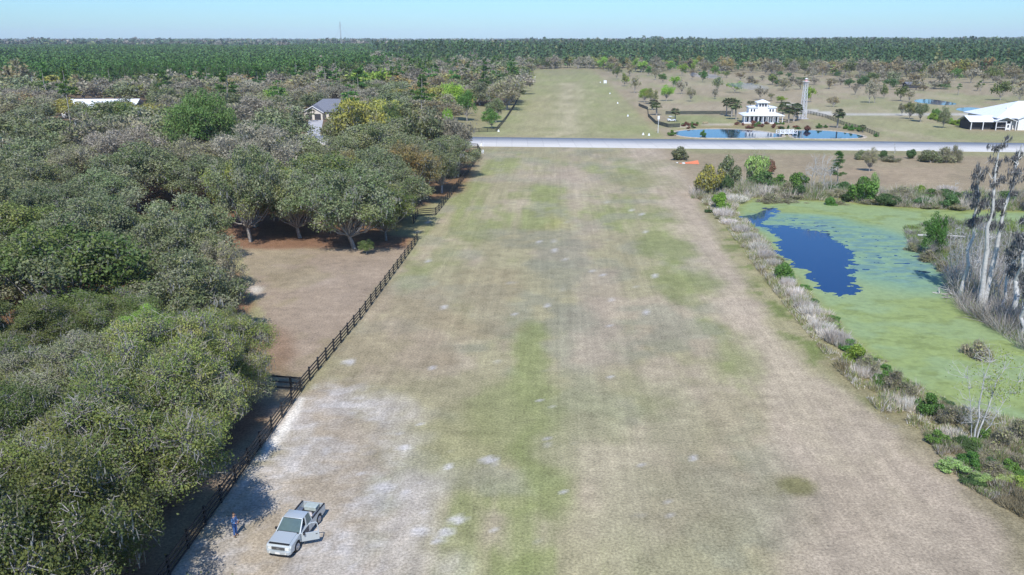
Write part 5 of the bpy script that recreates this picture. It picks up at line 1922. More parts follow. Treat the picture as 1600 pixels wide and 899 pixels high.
b = MB(); gable_roof(b, 8, 15.5, -1.4, 8, 3.4, 1.4, axis='y', over=.2); b.build('entry_roof', WHITE_METAL, r)
for x, y_ in ((.1, .0), (4.2, -.3), (8.3, -1.5), (11.8, -1.5), (13.4, -1.5), (15.3, -1.5)):
    b = MB(); b.box(x - .13, x + .13, y_ - .13, y_ + .13, 0, 3.2); b.build('column', WHITE_WALL, r)
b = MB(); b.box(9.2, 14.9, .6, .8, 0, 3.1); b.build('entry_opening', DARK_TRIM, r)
b = MB(); b.box(12.0, 13.3, -1.4, -1.32, .2, 2.4, .02); dd = b.build('door', WHITE_WALL, r)
b = MB(); b.box(12.35, 12.95, -1.44, -1.405, 1.0, 2.0); b.build('pane', DARK_GLASS, dd)
b = MB(); b.box(8.3, 11.8, -1.5, -1.4, 1.0, 1.1); b.box(8.3, 11.8, -1.5, -1.4, 3.0, 3.15); b.build('porch_rail', WHITE_METAL, r)
b = MB(); b.tube([(16, 8, 6.4), (16, 8, 8.3)], .22, 8); b.build('chimney', WHITE_METAL, r)
tx, ty = G(1518.5, 195)
tk = MB(); tk.tube([(0, 0, 0), (0, 0, 1.5)], [.6, .6], 14); tk.tube([(0, 0, 1.5), (0, 0, 1.9)], [.6, .15], 14)
props(tk.build('storage_tank', WHITE_METAL, loc=(tx - .3, ty - 1.2, 0)), 'small white tank beside the hangar porch corner', 'tank')

# grey-roofed house beyond the road
hx, hy = G(493, 187)
r = at_root('grey_roofed_house', hx, hy, -.05, 'cream house with grey hipped roof and garage gable behind the yellow-green tree', 'house')
b = MB(); b.box(-4.6, 17, 1.7, 14, 0, 3.0); b.build('wall', CREAM, r)
b = MB(); hip_roof(b, -4.6, 17, 1.5, 14, 3.2, 4.8); b.build('roof', GREY_SHINGLE, r)
b = MB(); gable_body(b, -4.2, 3.6, -2, 1.6, 3.0, 2.3, axis='y'); b.build('garage_gable', CREAM, r)
b = MB(); gable_roof(b, -4.2, 3.6, -2, 7.5, 3.2, 2.5, axis='y'); b.build('gable_roof', GREY_SHINGLE, r)
b = MB(); b.poly([(-4.9, -2.62, 2.8), (-.3, -2.62, 5.45), (4.3, -2.62, 2.8), (4.3, -2.62, 3.1), (-.3, -2.62, 5.78), (-4.9, -2.62, 3.1)], (0, .1, 0)); b.build('fascia', WHITE_WALL, r)
for x in (-2.2, 1.6):
    b = MB(); b.box(x - 1.3, x + 1.3, -2.1, -2.02, .1, 2.5, .02); b.build('garage_door', DARK_TRIM, r)
for x in (6, 9, 12, 15): window(r, x, 1.5, 1.2, 1.3, 1.6)
b = MB(); b.box(15.2, 16.0, 8, 8.8, 6, 9.2); b.build('chimney', CREAM, r)

# long white barn glimpsed among the trees far left
hx, hy = G(165, 181)
r = at_root('white_barn', hx, hy, .07, 'long low white metal roof showing between the trees far left', 'barn')
b = MB(); b.box(-15, 15, -8, 8, 0, 3.4); b.build('wall', WHITE_WALL, r)
b = MB(); gable_roof(b, -15, 15, -8, 8, 3.6, 3.6, axis='x'); b.build('roof', WHITE_METAL, r)
b = MB(); b.box(-11, -7, -8.1, -8.02, 0, 3.0); b.build('barn_door', DARK_TRIM, r)
x, y = G(489, 190)
plant('palm_tree', palm_proto(1), x, y - 1, 2.4, 5.2, 'palm standing before the garage of the grey roofed house', 'palm')
BLUEM = plain('pale_blue_metal', (.50, .60, .72), .4, var=.1, scale=1)
for (px, py, lab, w) in [(482, 322, 'pale blue metal roofed shed glimpsed among the oaks above the lot', 4.5), (592, 262, 'pale blue metal roofed shed behind the orange-brown tree', 5)]:
    hx, hy = G(px, py)
    r = at_root('metal_shed', hx, hy, .2, lab, 'shed')
    b = MB(); b.box(-w, w, -3, 3, 0, 4); b.build('wall', WHITE_WALL, r)
    b = MB(); gable_roof(b, -w, w, -3, 3, 4.2, 2.0, axis='x'); b.build('roof', BLUEM, r)
    b = MB(); b.box(-1.4, 1.4, -3.1, -3.02, 0, 3); b.build('shed_door', DARK_TRIM, r)
# low dark barn deep in the park
hx, hy = G(1424, 138)
r = at_root('low_barn', hx, hy, .1, 'low dark barn under the brown tree in the far park', 'barn')
b = MB(); b.box(-5, 5, -3, 3, 0, 2.6); b.build('wall', DARK_TRIM, r)
b = MB(); gable_roof(b, -5, 5, -3, 3, 2.7, 1.5, axis='x'); b.build('roof', GREY_SHINGLE, r)

# white footbridge at the ornamental pond
bx, by = G(1229, 211)
r = at_root('footbridge', bx, by, .25, 'white footbridge with crossed railings between the two pond basins', 'bridge')
b = MB(); b.box(-3.4, 3.4, -1.2, 1.2, .5, .65); b.build('deck', WHITE_METAL, r)
for s in (-1.2, 1.2):
    b = MB()
    for x in np.linspace(-3.4, 3.4, 5): b.box(x - .08, x + .08, s - .08, s + .08, -.1, 1.75)
    b.tube([(-3.4, s, 1.7), (3.4, s, 1.7)], .07, 6)
    for k in range(4):
        x0 = -3.4 + 1.7 * k
        b.tube([(x0, s, .7), (x0 + 1.7, s, 1.65)], .045, 5)
        b.tube([(x0, s + .01, 1.65), (x0 + 1.7, s + .01, .7)], .045, 5)
    b.build('railing', WHITE_METAL, r)

# light tower: white lattice mast
lx, ly = G(1254, 186)
hT = top_height(ly, 122)
r = at_root('light_tower', lx, ly, .3, 'tall white lattice tower beside the pond house palms', 'tower')
legs = []
TOWERM = plain('galvanised_steel', (.62, .63, .64), .5)
for sx, sy in ((-1, -1), (1, -1), (1, 1), (-1, 1)):
    b = MB(); b.tube([(sx * 1.0, sy * 1.0, 0), (sx * .55, sy * .55, hT - 1.6)], [.14, .10], 6); b.build('leg', TOWERM, r)
b = MB()
n = 9
for i in range(n):
    z0, z1 = (hT - 1.6) * i / n, (hT - 1.6) * (i + 1) / n
    w0, w1 = 1.0 - .45 * i / n, 1.0 - .45 * (i + 1) / n
    cs = [(-1, -1), (1, -1), (1, 1), (-1, 1)]
    for k in range(4):
        a, c = cs[k], cs[(k + 1) % 4]
        b.tube([(a[0] * w0, a[1] * w0, z0 + .02), (c[0] * w1, c[1] * w1, z1)], .055, 4)
        b.tube([(c[0] * w0, c[1] * w0, z0 + .05), (a[0] * w1, a[1] * w1, z1 - .03)], .055, 4)
        b.tube([(a[0] * w1, a[1] * w1, z1), (c[0] * w1, c[1] * w1, z1)], .055, 4)
b.build('lattice_bracing', TOWERM, r)
b = MB(); b.box(-1.0, 1.0, -1.0, 1.0, hT - 1.6, hT - 1.45); b.build('platform', WHITE_METAL, r)
b = MB(); b.tube([(0, 0, hT - 1.44), (0, 0, hT - .4)], [.6, .55], 10); b.build('lamp_room', plain('red_white_lamp', (.6, .35, .33), .5), r)
b = MB(); b.tube([(0, 0, hT - .4), (0, 0, hT)], [.75, .05], 10); b.build('cap', WHITE_METAL, r)
b = MB(); b.box(-1.7, 1.7, -1.7, 1.7, -.1, .25); b.build('base_slab', CONC, r)

# radio mast on the horizon
mx_, my_ = -455.0, 2300.0
mh = top_height(my_, 34)
mh -= gz(mx_, my_)
r = at_root('radio_mast', mx_, my_, 0, 'thin guyed radio mast far off above the horizon', 'mast', z=gz(mx_, my_))
MAST = plain('mast_steel', (.35, .35, .37), .6)
b = MB()
for k in range(3):
    a = k * 2.094
    b.tube([(math.cos(a) * 1.5, math.sin(a) * 1.5, 0), (math.cos(a) * 1.2, math.sin(a) * 1.2, mh)], .3, 5)
for i in range(24):
    z0, z1 = mh * i / 24, mh * (i + 1) / 24
    for k in range(3):
        a, c = k * 2.094, (k + 1) * 2.094
        b.tube([(math.cos(a) * 1.4, math.sin(a) * 1.4, z0), (math.cos(c) * 1.4, math.sin(c) * 1.4, z1)], .12, 4)
b.build('mast_lattice', MAST, r)
for k in range(3):
    a = k * 2.094 + .3
    b = MB(); b.tube([(0, 0, mh * .92), (math.cos(a) * 45, math.sin(a) * 45, 0)], .14, 4); b.build('guy_wire', MAST, r)

# ------------------------------------------------------------------ small things on the grounds
ORANGE = plain('orange_tarp', (.75, .22, .10), .6, var=.12)
ox, oy = G(1080, 256)
t = MB()
pts = [(-3.2, .2, .10), (1.9, -1.1, .12), (2.1, 1.5, .75), (0, .9, .45)]
bm = t.bm
V = [bm.verts.new(p) for p in pts]
bm.faces.new((V[0], V[1], V[2], V[3]))
r_ = bmesh.ops.extrude_face_region(bm, geom=bm.faces[:])
bmesh.ops.translate(bm, vec=(0, 0, -.09), verts=[v for v in r_['geom'] if isinstance(v, bmesh.types.BMVert)])
props(t.build('orange_tarp', ORANGE, loc=(ox, oy, 0)), 'orange tarp lying in a wedge beside the track, left of the shrubs', 'tarp')
SACK = plain('white_plastic', (.72, .72, .70), .6, var=.1)
for (px, py, s, lab) in [(1068, 256, .5, 'white sack lying at the tip of the orange tarp'), (1058, 255, .3, 'small white lump left of the white sack')]:
    x, y = G(px, py)
    m = MB()
    bmesh.ops.create_icosphere(m.bm, subdivisions=2, radius=1)
    for v in m.bm.verts:
        v.co *= 1 + .18 * math.sin(v.co.x * 5 + v.co.y * 7)
        v.co.z = max(v.co.z * .5, -.2)
        v.co *= s
    props(m.build('sack', SACK, sm=True, loc=(x, y, .08)), lab, 'sack')

# white wind pole by the yard fence and the white runway sign
x, y = G(1028, 208)
hP = top_height(y, 182)
r = at_root('wind_pole', x, y, 0, 'slim white pole with a boxy head at the pond yard corner', 'pole')
b = MB(); b.tube([(0, 0, 0), (0, 0, hP)], [.10, .06], 8); b.build('pole', WHITE_METAL, r)
b = MB(); b.box(-.35, .35, -.12, .12, hP - 1.1, hP + .1, .02); b.build('pole_head', WHITE_METAL, r)
x, y = G(945.5, 132)
r = at_root('strip_sign', x, y, 0, 'white square sign beside the far mown strip', 'sign')
b = MB(); b.box(-1.1, 1.1, -.06, .06, .8, 2.9, .02); b.build('sign_panel', WHITE_METAL, r)
for s in (-.8, .8):
    b = MB(); b.box(s - .06, s + .06, .07, .17, 0, 2.6); b.build('post', WHITE_METAL, r)
EDGE = [(938, 129.5), (953, 147), (965, 162), (981, 182), (1005, 211), (1014, 212), (836, 121), (828, 135), (821, 146), (752, 228), (779, 206)]
mk = None
for (px, py) in EDGE:
    x, y = G(px, py)
    if mk is None:
        m = MB(); m.tube([(0, 0, 0), (0, 0, .12), (0, 0, .75)], [.42, .36, .16], 10); mk = m.data('strip_marker', WHITE_METAL)
    props(link('strip_marker', mk, None, (x, y, 0)), 'white cone marker beside the mown strip', 'marker', 'white markers along the mown strip')
x, y = G(756, 229.5)
r = at_root('mailbox', x, y - 1.2, 0, 'white post at the road edge above the mown strip', 'post')
b = MB(); b.tube([(0, 0, 0), (0, 0, 1.1)], .07, 8); b.build('post_shaft', WHITE_METAL, r)
b = MB(); b.box(-.14, .14, -.14, .14, 1.1, 1.35, .02); b.build('post_cap', WHITE_METAL, r)
x, y = G(751, 240)
m = MB(); m.box(-.35, .35, -.35, .35, 0, 1.0, .08); props(m.build('utility_box', WHITE_METAL, loc=(x + .6, y, 0)), 'white box at the fence corner by the road', 'box')

# smoke of a small fire drifting between the park trees
SMK = bpy.data.materials.new('smoke')
nt = nodes_of(SMK)
for n_ in list(nt.nodes):
    if n_.type != 'OUTPUT_MATERIAL': nt.nodes.remove(n_)
pv = nt.nodes.new('ShaderNodeVolumePrincipled')
pv.inputs['Color'].default_value = (.9, .93, 1, 1)
pv.inputs['Density'].default_value = .035
nt.links.new(pv.outputs[0], nt.nodes['Material Output'].inputs['Volume'])
for (px, py, rx_, rz_) in [(1102, 128, 14, 1.8), (1168, 147, 13, 2.0)]:
    x, y = G(px, py)
    m = MB()
    bmesh.ops.create_icosphere(m.bm, subdivisions=4, radius=1)
    for v in m.bm.verts:
        k = 1 + .25 * math.sin(v.co.x * 6 + px) * math.cos(v.co.z * 5) + .12 * math.sin(v.co.x * 15)
        v.co = Vector((v.co.x * rx_, v.co.y * 7 * k, v.co.z * rz_ * k + .18 * v.co.x * -rx_ * .5))
    props(m.build('smoke', SMK, loc=(x, y, 4.6)), 'pale smoke drifting low between the park trees', 'smoke', kind='stuff')

# white cart parked in the pond yard
cx, cy = G(1049, 190)
r = at_root('utility_cart', cx, cy, .2, 'small white roofed cart parked beside the palm on the pond yard', 'cart')
b = MB(); b.poly([(-1.6, -.7, .35), (1.6, -.7, .35), (1.75, -.7, .8), (1.0, -.7, 1.0), (.7, -.7, .7), (-.3, -.7, .7), (-.5, -.7, 1.1), (-1.6, -.7, 1.1)], (0, 1.4, 0), .04); b.build('body', WHITE_METAL, r)
b = MB(); b.box(-1.2, 1.0, -.75, .75, 2.0, 2.1, .03); b.build('canopy', WHITE_METAL, r)
for sx, sy in ((-1.1, -.7), (.95, -.7), (.95, .7), (-1.1, .7)):
    b = MB(); b.tube([(sx, sy * .95, .7), (sx, sy * .95, 2.0)], .035, 5); b.build('canopy_post', DARK_TRIM, r)
for sx, sy in ((-1.1, -.75), (1.1, -.75), (1.1, .75), (-1.1, .75)):
    b = MB(); b.tube([(sx, sy - .1, .3), (sx, sy + .1, .3)], .3, 14); b.build('wheel', DARK_TRIM, r)
b = MB(); b.box(-.5, 0, -.6, .6, .72, 1.0, .05); b.box(-.6, -.5, -.6, .6, .72, 1.5, .03); b.build('seat', DARK_TRIM, r)

# lawn table with bench near the pond
tx, ty = G(1102, 194)
r = at_root('picnic_table', tx, ty, .1, 'tan garden table with benches above the pond path', 'table')
TANW = plain('tan_wood', (.5, .36, .22), .8)
b = MB(); b.box(-1.1, 1.1, -.45, .45, .72, .8, .02); b.build('tabletop', TANW, r)
for s in (-.95, .95):
    b = MB(); b.box(-1.1, 1.1, s - .16, s + .16, .42, .48, .01); b.build('bench_board', TANW, r)
for s in (-.8, .8):
    b = MB(); b.tube([(s, -.9, 0), (s, .3, .72)], .05, 5); b.tube([(s + .03, .9, 0), (s + .03, -.3, .72)], .05, 5); b.build('trestle', TANW, r)


# ------------------------------------------------------------------ pickup truck
def wheel(root, x, y, r=.36, w=.23):
    e = MB()
    s = 1 if y > 0 else -1
    rings = [(r - .05, -w / 2), (r, -w / 2 + .04), (r, w / 2 - .04), (r - .05, w / 2)]
    e.tube([(x, y + q[1], r) for q in rings], [q[0] for q in rings], 28)
    wh = e.build('wheel', TYRE, root)
    m = MB()
    yy = y + s * (w / 2)
    m.tube([(x, yy, r), (x, yy + s * .02, r)], [.23, .21], 20)
    for k in range(5):
        a = k * 1.2566
        m.tube([(x, yy + s * .03, r), (x + math.cos(a) * .17, yy + s * .03, r + math.sin(a) * .17)], .03, 5)
    m.build('rim', ALLOY, wh)
    return wh


TYRE = plain('tyre_rubber', (.02, .02, .02), .85)
ALLOY = plain('alloy_rim', (.45, .46, .48), .35, metal=.8)
PAINT = bpy.data.materials.new('silver_paint')
nt = nodes_of(PAINT)
pb = nt.nodes['Principled BSDF']
pb.inputs['Base Color'].default_value = (.50, .55, .57, 1)
pb.inputs['Metallic'].default_value = .25
pb.inputs['Roughness'].default_value = .35
pb.inputs['Coat Weight'].default_value = .5
pb.inputs['Coat Roughness'].default_value = .08
GLASS = plain('windshield_glass', (.10, .15, .155), .06, var=.1, spec=.8)
BLACKP = plain('black_plastic', (.02, .02, .022), .6)
LAMP = plain('lamp_glass', (.75, .75, .72), .15, spec=.8)
REDL = plain('tail_lamp_red', (.45, .03, .02), .3)
INT = plain('grey_interior', (.13, .13, .135), .8)


def truck():
    fx, fy = G(438, 871)       # middle of the front bumper on the ground
    rx, ry = G(490, 806)       # middle of the tailgate
    ang = math.atan2(fy - ry, fx - rx)
    r = at_root('pickup_truck', (fx + rx) / 2, (fy + ry) / 2, ang, 'silver extended-cab pickup truck with its driver door open on the pale sand', 'truck')
    r.scale = (1.09, 1.0, 1.0)
    # +x is forward, +y the driver (left) side
    w = .86
    low = .38
    # lower body: front clip with hood, narrower than fenders
    def side(prof, y0, y1, nm, mat, bev=.03, sm=False):
        b = MB(); b.poly([(p[0], y0, p[1]) for p in prof], (0, y1 - y0, 0), bev); return b.build(nm, mat, r, sm)
    def arch(cx, rad, z0, n=9):
        return [(cx + rad * math.cos(a), z0 + rad * math.sin(a)) for a in np.linspace(0, math.pi, n)]
    body = [(2.38, .42), (2.42, .62), (2.40, .86), (2.30, .98), (1.15, 1.08), (1.05, 1.05), (-.42, 1.05), (-.42, low), (1.05, low)] + arch(1.52, .42, low)[::-1][1:-1] + [(1.98, low)]
    body = [(2.38, .42), (2.42, .62), (2.40, .84), (2.30, .95), (1.18, 1.06), (1.05, 1.02), (-.46, 1.02), (-.46, low), (1.10, low), (1.13, .55), (1.25, .70), (1.42, .78), (1.62, .78), (1.79, .70), (1.91, .55), (1.94, low)]
    side(body, -w, w, 'body', PAINT, .035)
    side([(2.28, .955), (2.15, 1.03), (1.16, 1.115), (1.16, 1.06), (2.2, .95)], -.66, .66, 'hood', PAINT, .01)
    # cab greenhouse, tapering inward
    b = MB()
    bm = b.bm
    zt, zb = 1.62, 1.0
    lo_ = [(1.12, w - .03), (1.12, -w + .03), (-.50, -w + .03), (-.50, w - .03)]
    hi_ = [(.42, w - .17), (.42, -w + .17), (-.42, -w + .17), (-.42, w - .17)]
    # pillars and roof
    def P(p, z): return Vector((p[0], p[1], z))
    roofm = MB()
    roofm.poly([P(h, zt - .03) for h in hi_], (0, 0, .075), .03)
    roofm.build('cab_roof', PAINT, r, True)
    for i in range(4):
        m = MB(); m.tube([P(lo_[i], zb), P(hi_[i], zt)], [.05, .045], 6); m.build('pillar', PAINT, r)
    for s in (1, -1):
        m = MB(); m.tube([(.22, s * (w - .04), zb), (.12, s * (w - .17), zt)], [.045, .04], 6); m.build('pillar', PAINT, r)
    # glass: windshield, back light, side windows
    def pane(pts, nm, parent=None):
        m = MB()
        n = (Vector(pts[1]) - Vector(pts[0])).cross(Vector(pts[2]) - Vector(pts[0])).normalized() * .015
        m.poly(pts, n)
        return m.build(nm, GLASS, parent or r)
    pane([(1.13, .78, 1.05), (1.13, -.78, 1.05), (.44, -.66, 1.60), (.44, .66, 1.60)], 'windshield')
    pane([(-.50, -.74, 1.08), (-.50, .74, 1.08), (-.43, .66, 1.58), (-.43, -.66, 1.58)], 'back_window')
    for s in (1, -1):
        if s < 0: pane([(.98, s * .825, 1.05), (.25, s * .825, 1.05), (.15, s * .69, 1.58), (.40, s * .69, 1.58)], 'side_window')
        pane([(.17, s * .825, 1.05), (-.44, s * .825, 1.05), (-.38, s * .69, 1.58), (.08, s * .69, 1.58)], 'side_window')
    # interior behind the glass
    m = MB(); m.box(.95, 1.1, -.7, .7, 1.0, 1.06, .02); m.build('dashboard', INT, r)
    for s in (.38, -.38):
        m = MB(); m.box(-.1, .35, s - .25, s + .25, .9, 1.06, .05); m.box(-.18, -.05, s - .24, s + .24, .95, 1.45, .05); m.build('seat', INT, r)
    m = MB()
    sw = [(.72 + .05 * math.cos(a), .38 + .19 * math.cos(a), 1.15 + .19 * math.sin(a)) for a in np.linspace(0, 6.283, 15)]
    m.tube(sw, .018, 5); m.build('steering_wheel', BLACKP, r)
    m = MB(); m.poly([(.98, -.15, 1.068), (.98, .2, 1.068), (.8, .2, 1.1), (.8, -.15, 1.1)], (0, 0, .012)); m.build('dashboard_papers', WHITE_WALL, r)
    # bed
    bz0, bz1 = .46, 1.0
    x0, x1 = -2.42, -.50
    prof = [(x1, low), (x1, bz1), (x0, bz1), (x0, low + .06), (-1.92, low), (-1.89, .55), (-1.77, .70), (-1.60, .78), (-1.40, .78), (-1.23, .70), (-1.11, .55), (-1.08, low)]
    for s in (1, -1):
        y0, y1 = (w - .11, w) if s > 0 else (-w, -w + .11)
        side(prof, y0, y1, 'bed_side', PAINT, .02)
        m = MB(); m.box(x0, x1 - .02, min(s * (w - .12), s * (w + .01)), max(s * (w - .12), s * (w + .01)), bz1 + .003, bz1 + .03, .01); m.build('bed_rail', BLACKP, r)
    m = MB(); m.box(x0 + .05, x1, -w + .11, w - .11, .55, .60); m.build('bed_floor', ALLOY, r)
    m = MB(); m.box(x1 - .05, x1 - .003, -w + .11, w - .11, .6, bz1 - .01); m.build('bed_front_panel', PAINT, r)
    m = MB(); m.box(x0, x0 + .06, -w + .115, w - .115, .5, bz1 + .01, .015); tg = m.build('tailgate', PAINT, r)
    m = MB(); m.box(x0 - .02, x0 - .002, -.14, .14, .82, .9); m.build('handle', BLACKP, tg)
    for s in (1, -1):
        m = MB(); m.box(x0 - .015, x0 - .001, min(s * .72, s * .85), max(s * .72, s * .85), .65, .92); m.build('tail_light', REDL, r)
        for cx in (-1.52,):
            m = MB(); m.box(cx - .42, cx + .42, min(s * .48, s * .75), max(s * .48, s * .75), .6, .84, .04); m.build('wheel_well', ALLOY, r)
    m = MB(); m.box(-2.55, -2.43, -.8, .8, .42, .56, .02); m.build('rear_bumper', ALLOY, r)
    # front end
    m = MB(); m.poly([(2.40, -.84, .40), (2.53, -.74, .40), (2.56, 0, .40), (2.53, .74, .40), (2.40, .84, .40), (2.2, .84, .40), (2.2, -.84, .40)], (0, 0, .22), .02); m.build('front_bumper', PAINT, r)
    m = MB(); m.box(2.415, 2.455, -.45, .45, .66, .86, .01); g = m.build('grille', ALLOY, r)
    m = MB()
    for z in (.70, .76, .82): m.box(2.457, 2.465, -.43, .43, z - .015, z + .012)
    m.build('grille_slots', BLACKP, g)
    m = MB(); m.tube([(2.46, -.07, .76), (2.475, -.07, .76)], .001, 4)
    m.bm.clear(); m.box(2.466, 2.475, -.10, .10, .72, .80, .003); m.build('badge', ALLOY, g)
    for s in (1, -1):
        m = MB(); m.poly([(2.42, s * .47, .66), (2.42, s * .47, .86), (2.34, s * .84, .84), (2.36, s * .84, .66)], (.035, 0, 0), .01); m.build('headlight', LAMP, r)
        m = MB(); m.tube([(2.55, s * .55, .5), (2.565, s * .55, .5)], .06, 10); m.build('fog_lamp', LAMP, r)
    m = MB(); m.box(2.20, 2.33, -.70, .70, .985, 1.03, .01); m.build('hood_deflector', BLACKP, r)
    m = MB(); m.box(2.565, 2.58, -.16, .16, .44, .56); m.build('number_plate', WHITE_WALL, r)
    m = MB(); m.box(1.09, 1.19, -.74, .74, 1.075, 1.095); m.build('wiper_cowl', BLACKP, r)
    for x, y_ in ((1.52, .74), (1.52, -.74), (-1.50, .74), (-1.50, -.74)): wheel(r, x, y_)
    m = MB(); m.box(-2.0, 2.1, -.55, .55, .28, .44); m.build('chassis', BLACKP, r)
    for cx in (1.52, -1.50):
        m = MB(); m.box(cx - .44, cx + .44, -.70, .70, .45, .76); m.build('wheel_arch', BLACKP, r)
    # passenger mirror and closed passenger door seam
    m = MB(); m.box(.82, .92, -1.06, -.86, 1.0, 1.16, .02); m.build('mirror', BLACKP, r)
    m = MB(); m.box(.24, .30, -.875, -.865, .88, .92); m.build('door_handle', BLACKP, r)
    # dark door opening on the driver side
    m = MB(); m.box(-.02, 1.0, w + .001, w + .006, .46, .98); m.build('door_opening', INT, r)
    # open driver door, hinged at its front edge
    d = bpy.data.objects.new('door', None)
    d.location = (1.04, w + .02, 0)
    d.rotation_euler = (0, 0, math.radians(-62))
    COL.objects.link(d)
    d.parent = r
    m = MB(); m.poly([(0, 0, .42), (-1.12, 0, .42), (-1.14, 0, .75), (-1.10, 0, 1.02), (0, 0, 1.02)], (0, .07, 0), .012); m.build('door_panel', PAINT, d)
    m = MB()
    m.tube([(0, .03, 1.0), (-.52, -.09, 1.56), (-.62, -.11, 1.6), (-.95, -.11, 1.6), (-1.02, -.09, 1.55), (-1.10, .03, 1.0)], .035, 6)
    m.build('window_frame', PAINT, d)
    m = MB(); m.box(-1.0, -.1, -.025, -.004, .5, .95, .005); m.build('inner_trim', INT, d)
    m = MB(); m.box(-.24, -.12, .08, .26, 1.0, 1.15, .02); m.build('mirror', BLACKP, d)
    m = MB(); m.box(-1.02, -.9, .072, .085, .84, .88); m.build('handle', BLACKP, d)
    # load in the bed
    rng = random.Random(2)
    def lump(nm, mat, c, s, lab, sd):
        m = MB()
        bmesh.ops.create_icosphere(m.bm, subdivisions=3, radius=1)
        for v in m.bm.verts:
            k = 1 + .16 * math.sin(v.co.x * 4 + sd) * math.cos(v.co.y * 5 + sd) + .08 * math.sin(v.co.z * 9 + v.co.x * 7)
            v.co = Vector((v.co.x * s[0] * k, v.co.y * s[1] * k, max(v.co.z, -.55) * s[2] * k))
        M = Matrix.Translation(r.location) @ Matrix.Rotation(ang, 4, 'Z') @ Matrix.Scale(1.09, 4, (1, 0, 0))
        p = M @ Vector(c)
        props(m.build(nm, mat, sm=True, loc=p, rot=(0, 0, ang)), lab, 'load')
    lump('sack', plain('cream_sack', (.72, .62, .52), .8), (-1.15, .05, .74), (.42, .5, .22), 'cream cloth sack lying in the truck bed', 1)
    lump('orange_bundle', plain('peach_cloth', (.75, .42, .30), .8), (-1.05, -.33, .92), (.22, .18, .08), 'small orange bundle on top of the cream sack', 2)
    M = Matrix.Translation(r.location) @ Matrix.Rotation(ang, 4, 'Z') @ Matrix.Scale(1.09, 4, (1, 0, 0))
    m = MB(); m.box(-.28, .28, -.42, .42, 0, .36, .03); m.box(-.3, .3, -.44, .44, .363, .42, .02)
    props(m.build('cargo_box', plain('grey_green_box', (.42, .48, .45), .6), loc=M @ Vector((-2.02, .05, .605)), rot=(0, 0, ang)), 'pale grey lidded box at the tailgate end of the truck bed', 'box')
    m = MB(); m.box(-.2, .2, -.2, .2, 0, .3, .02)
    props(m.build('cargo_box', BLACKP, loc=M @ Vector((-.78, .5, .605)), rot=(0, 0, ang + .2)), 'small black box behind the truck cab', 'box')


truck()


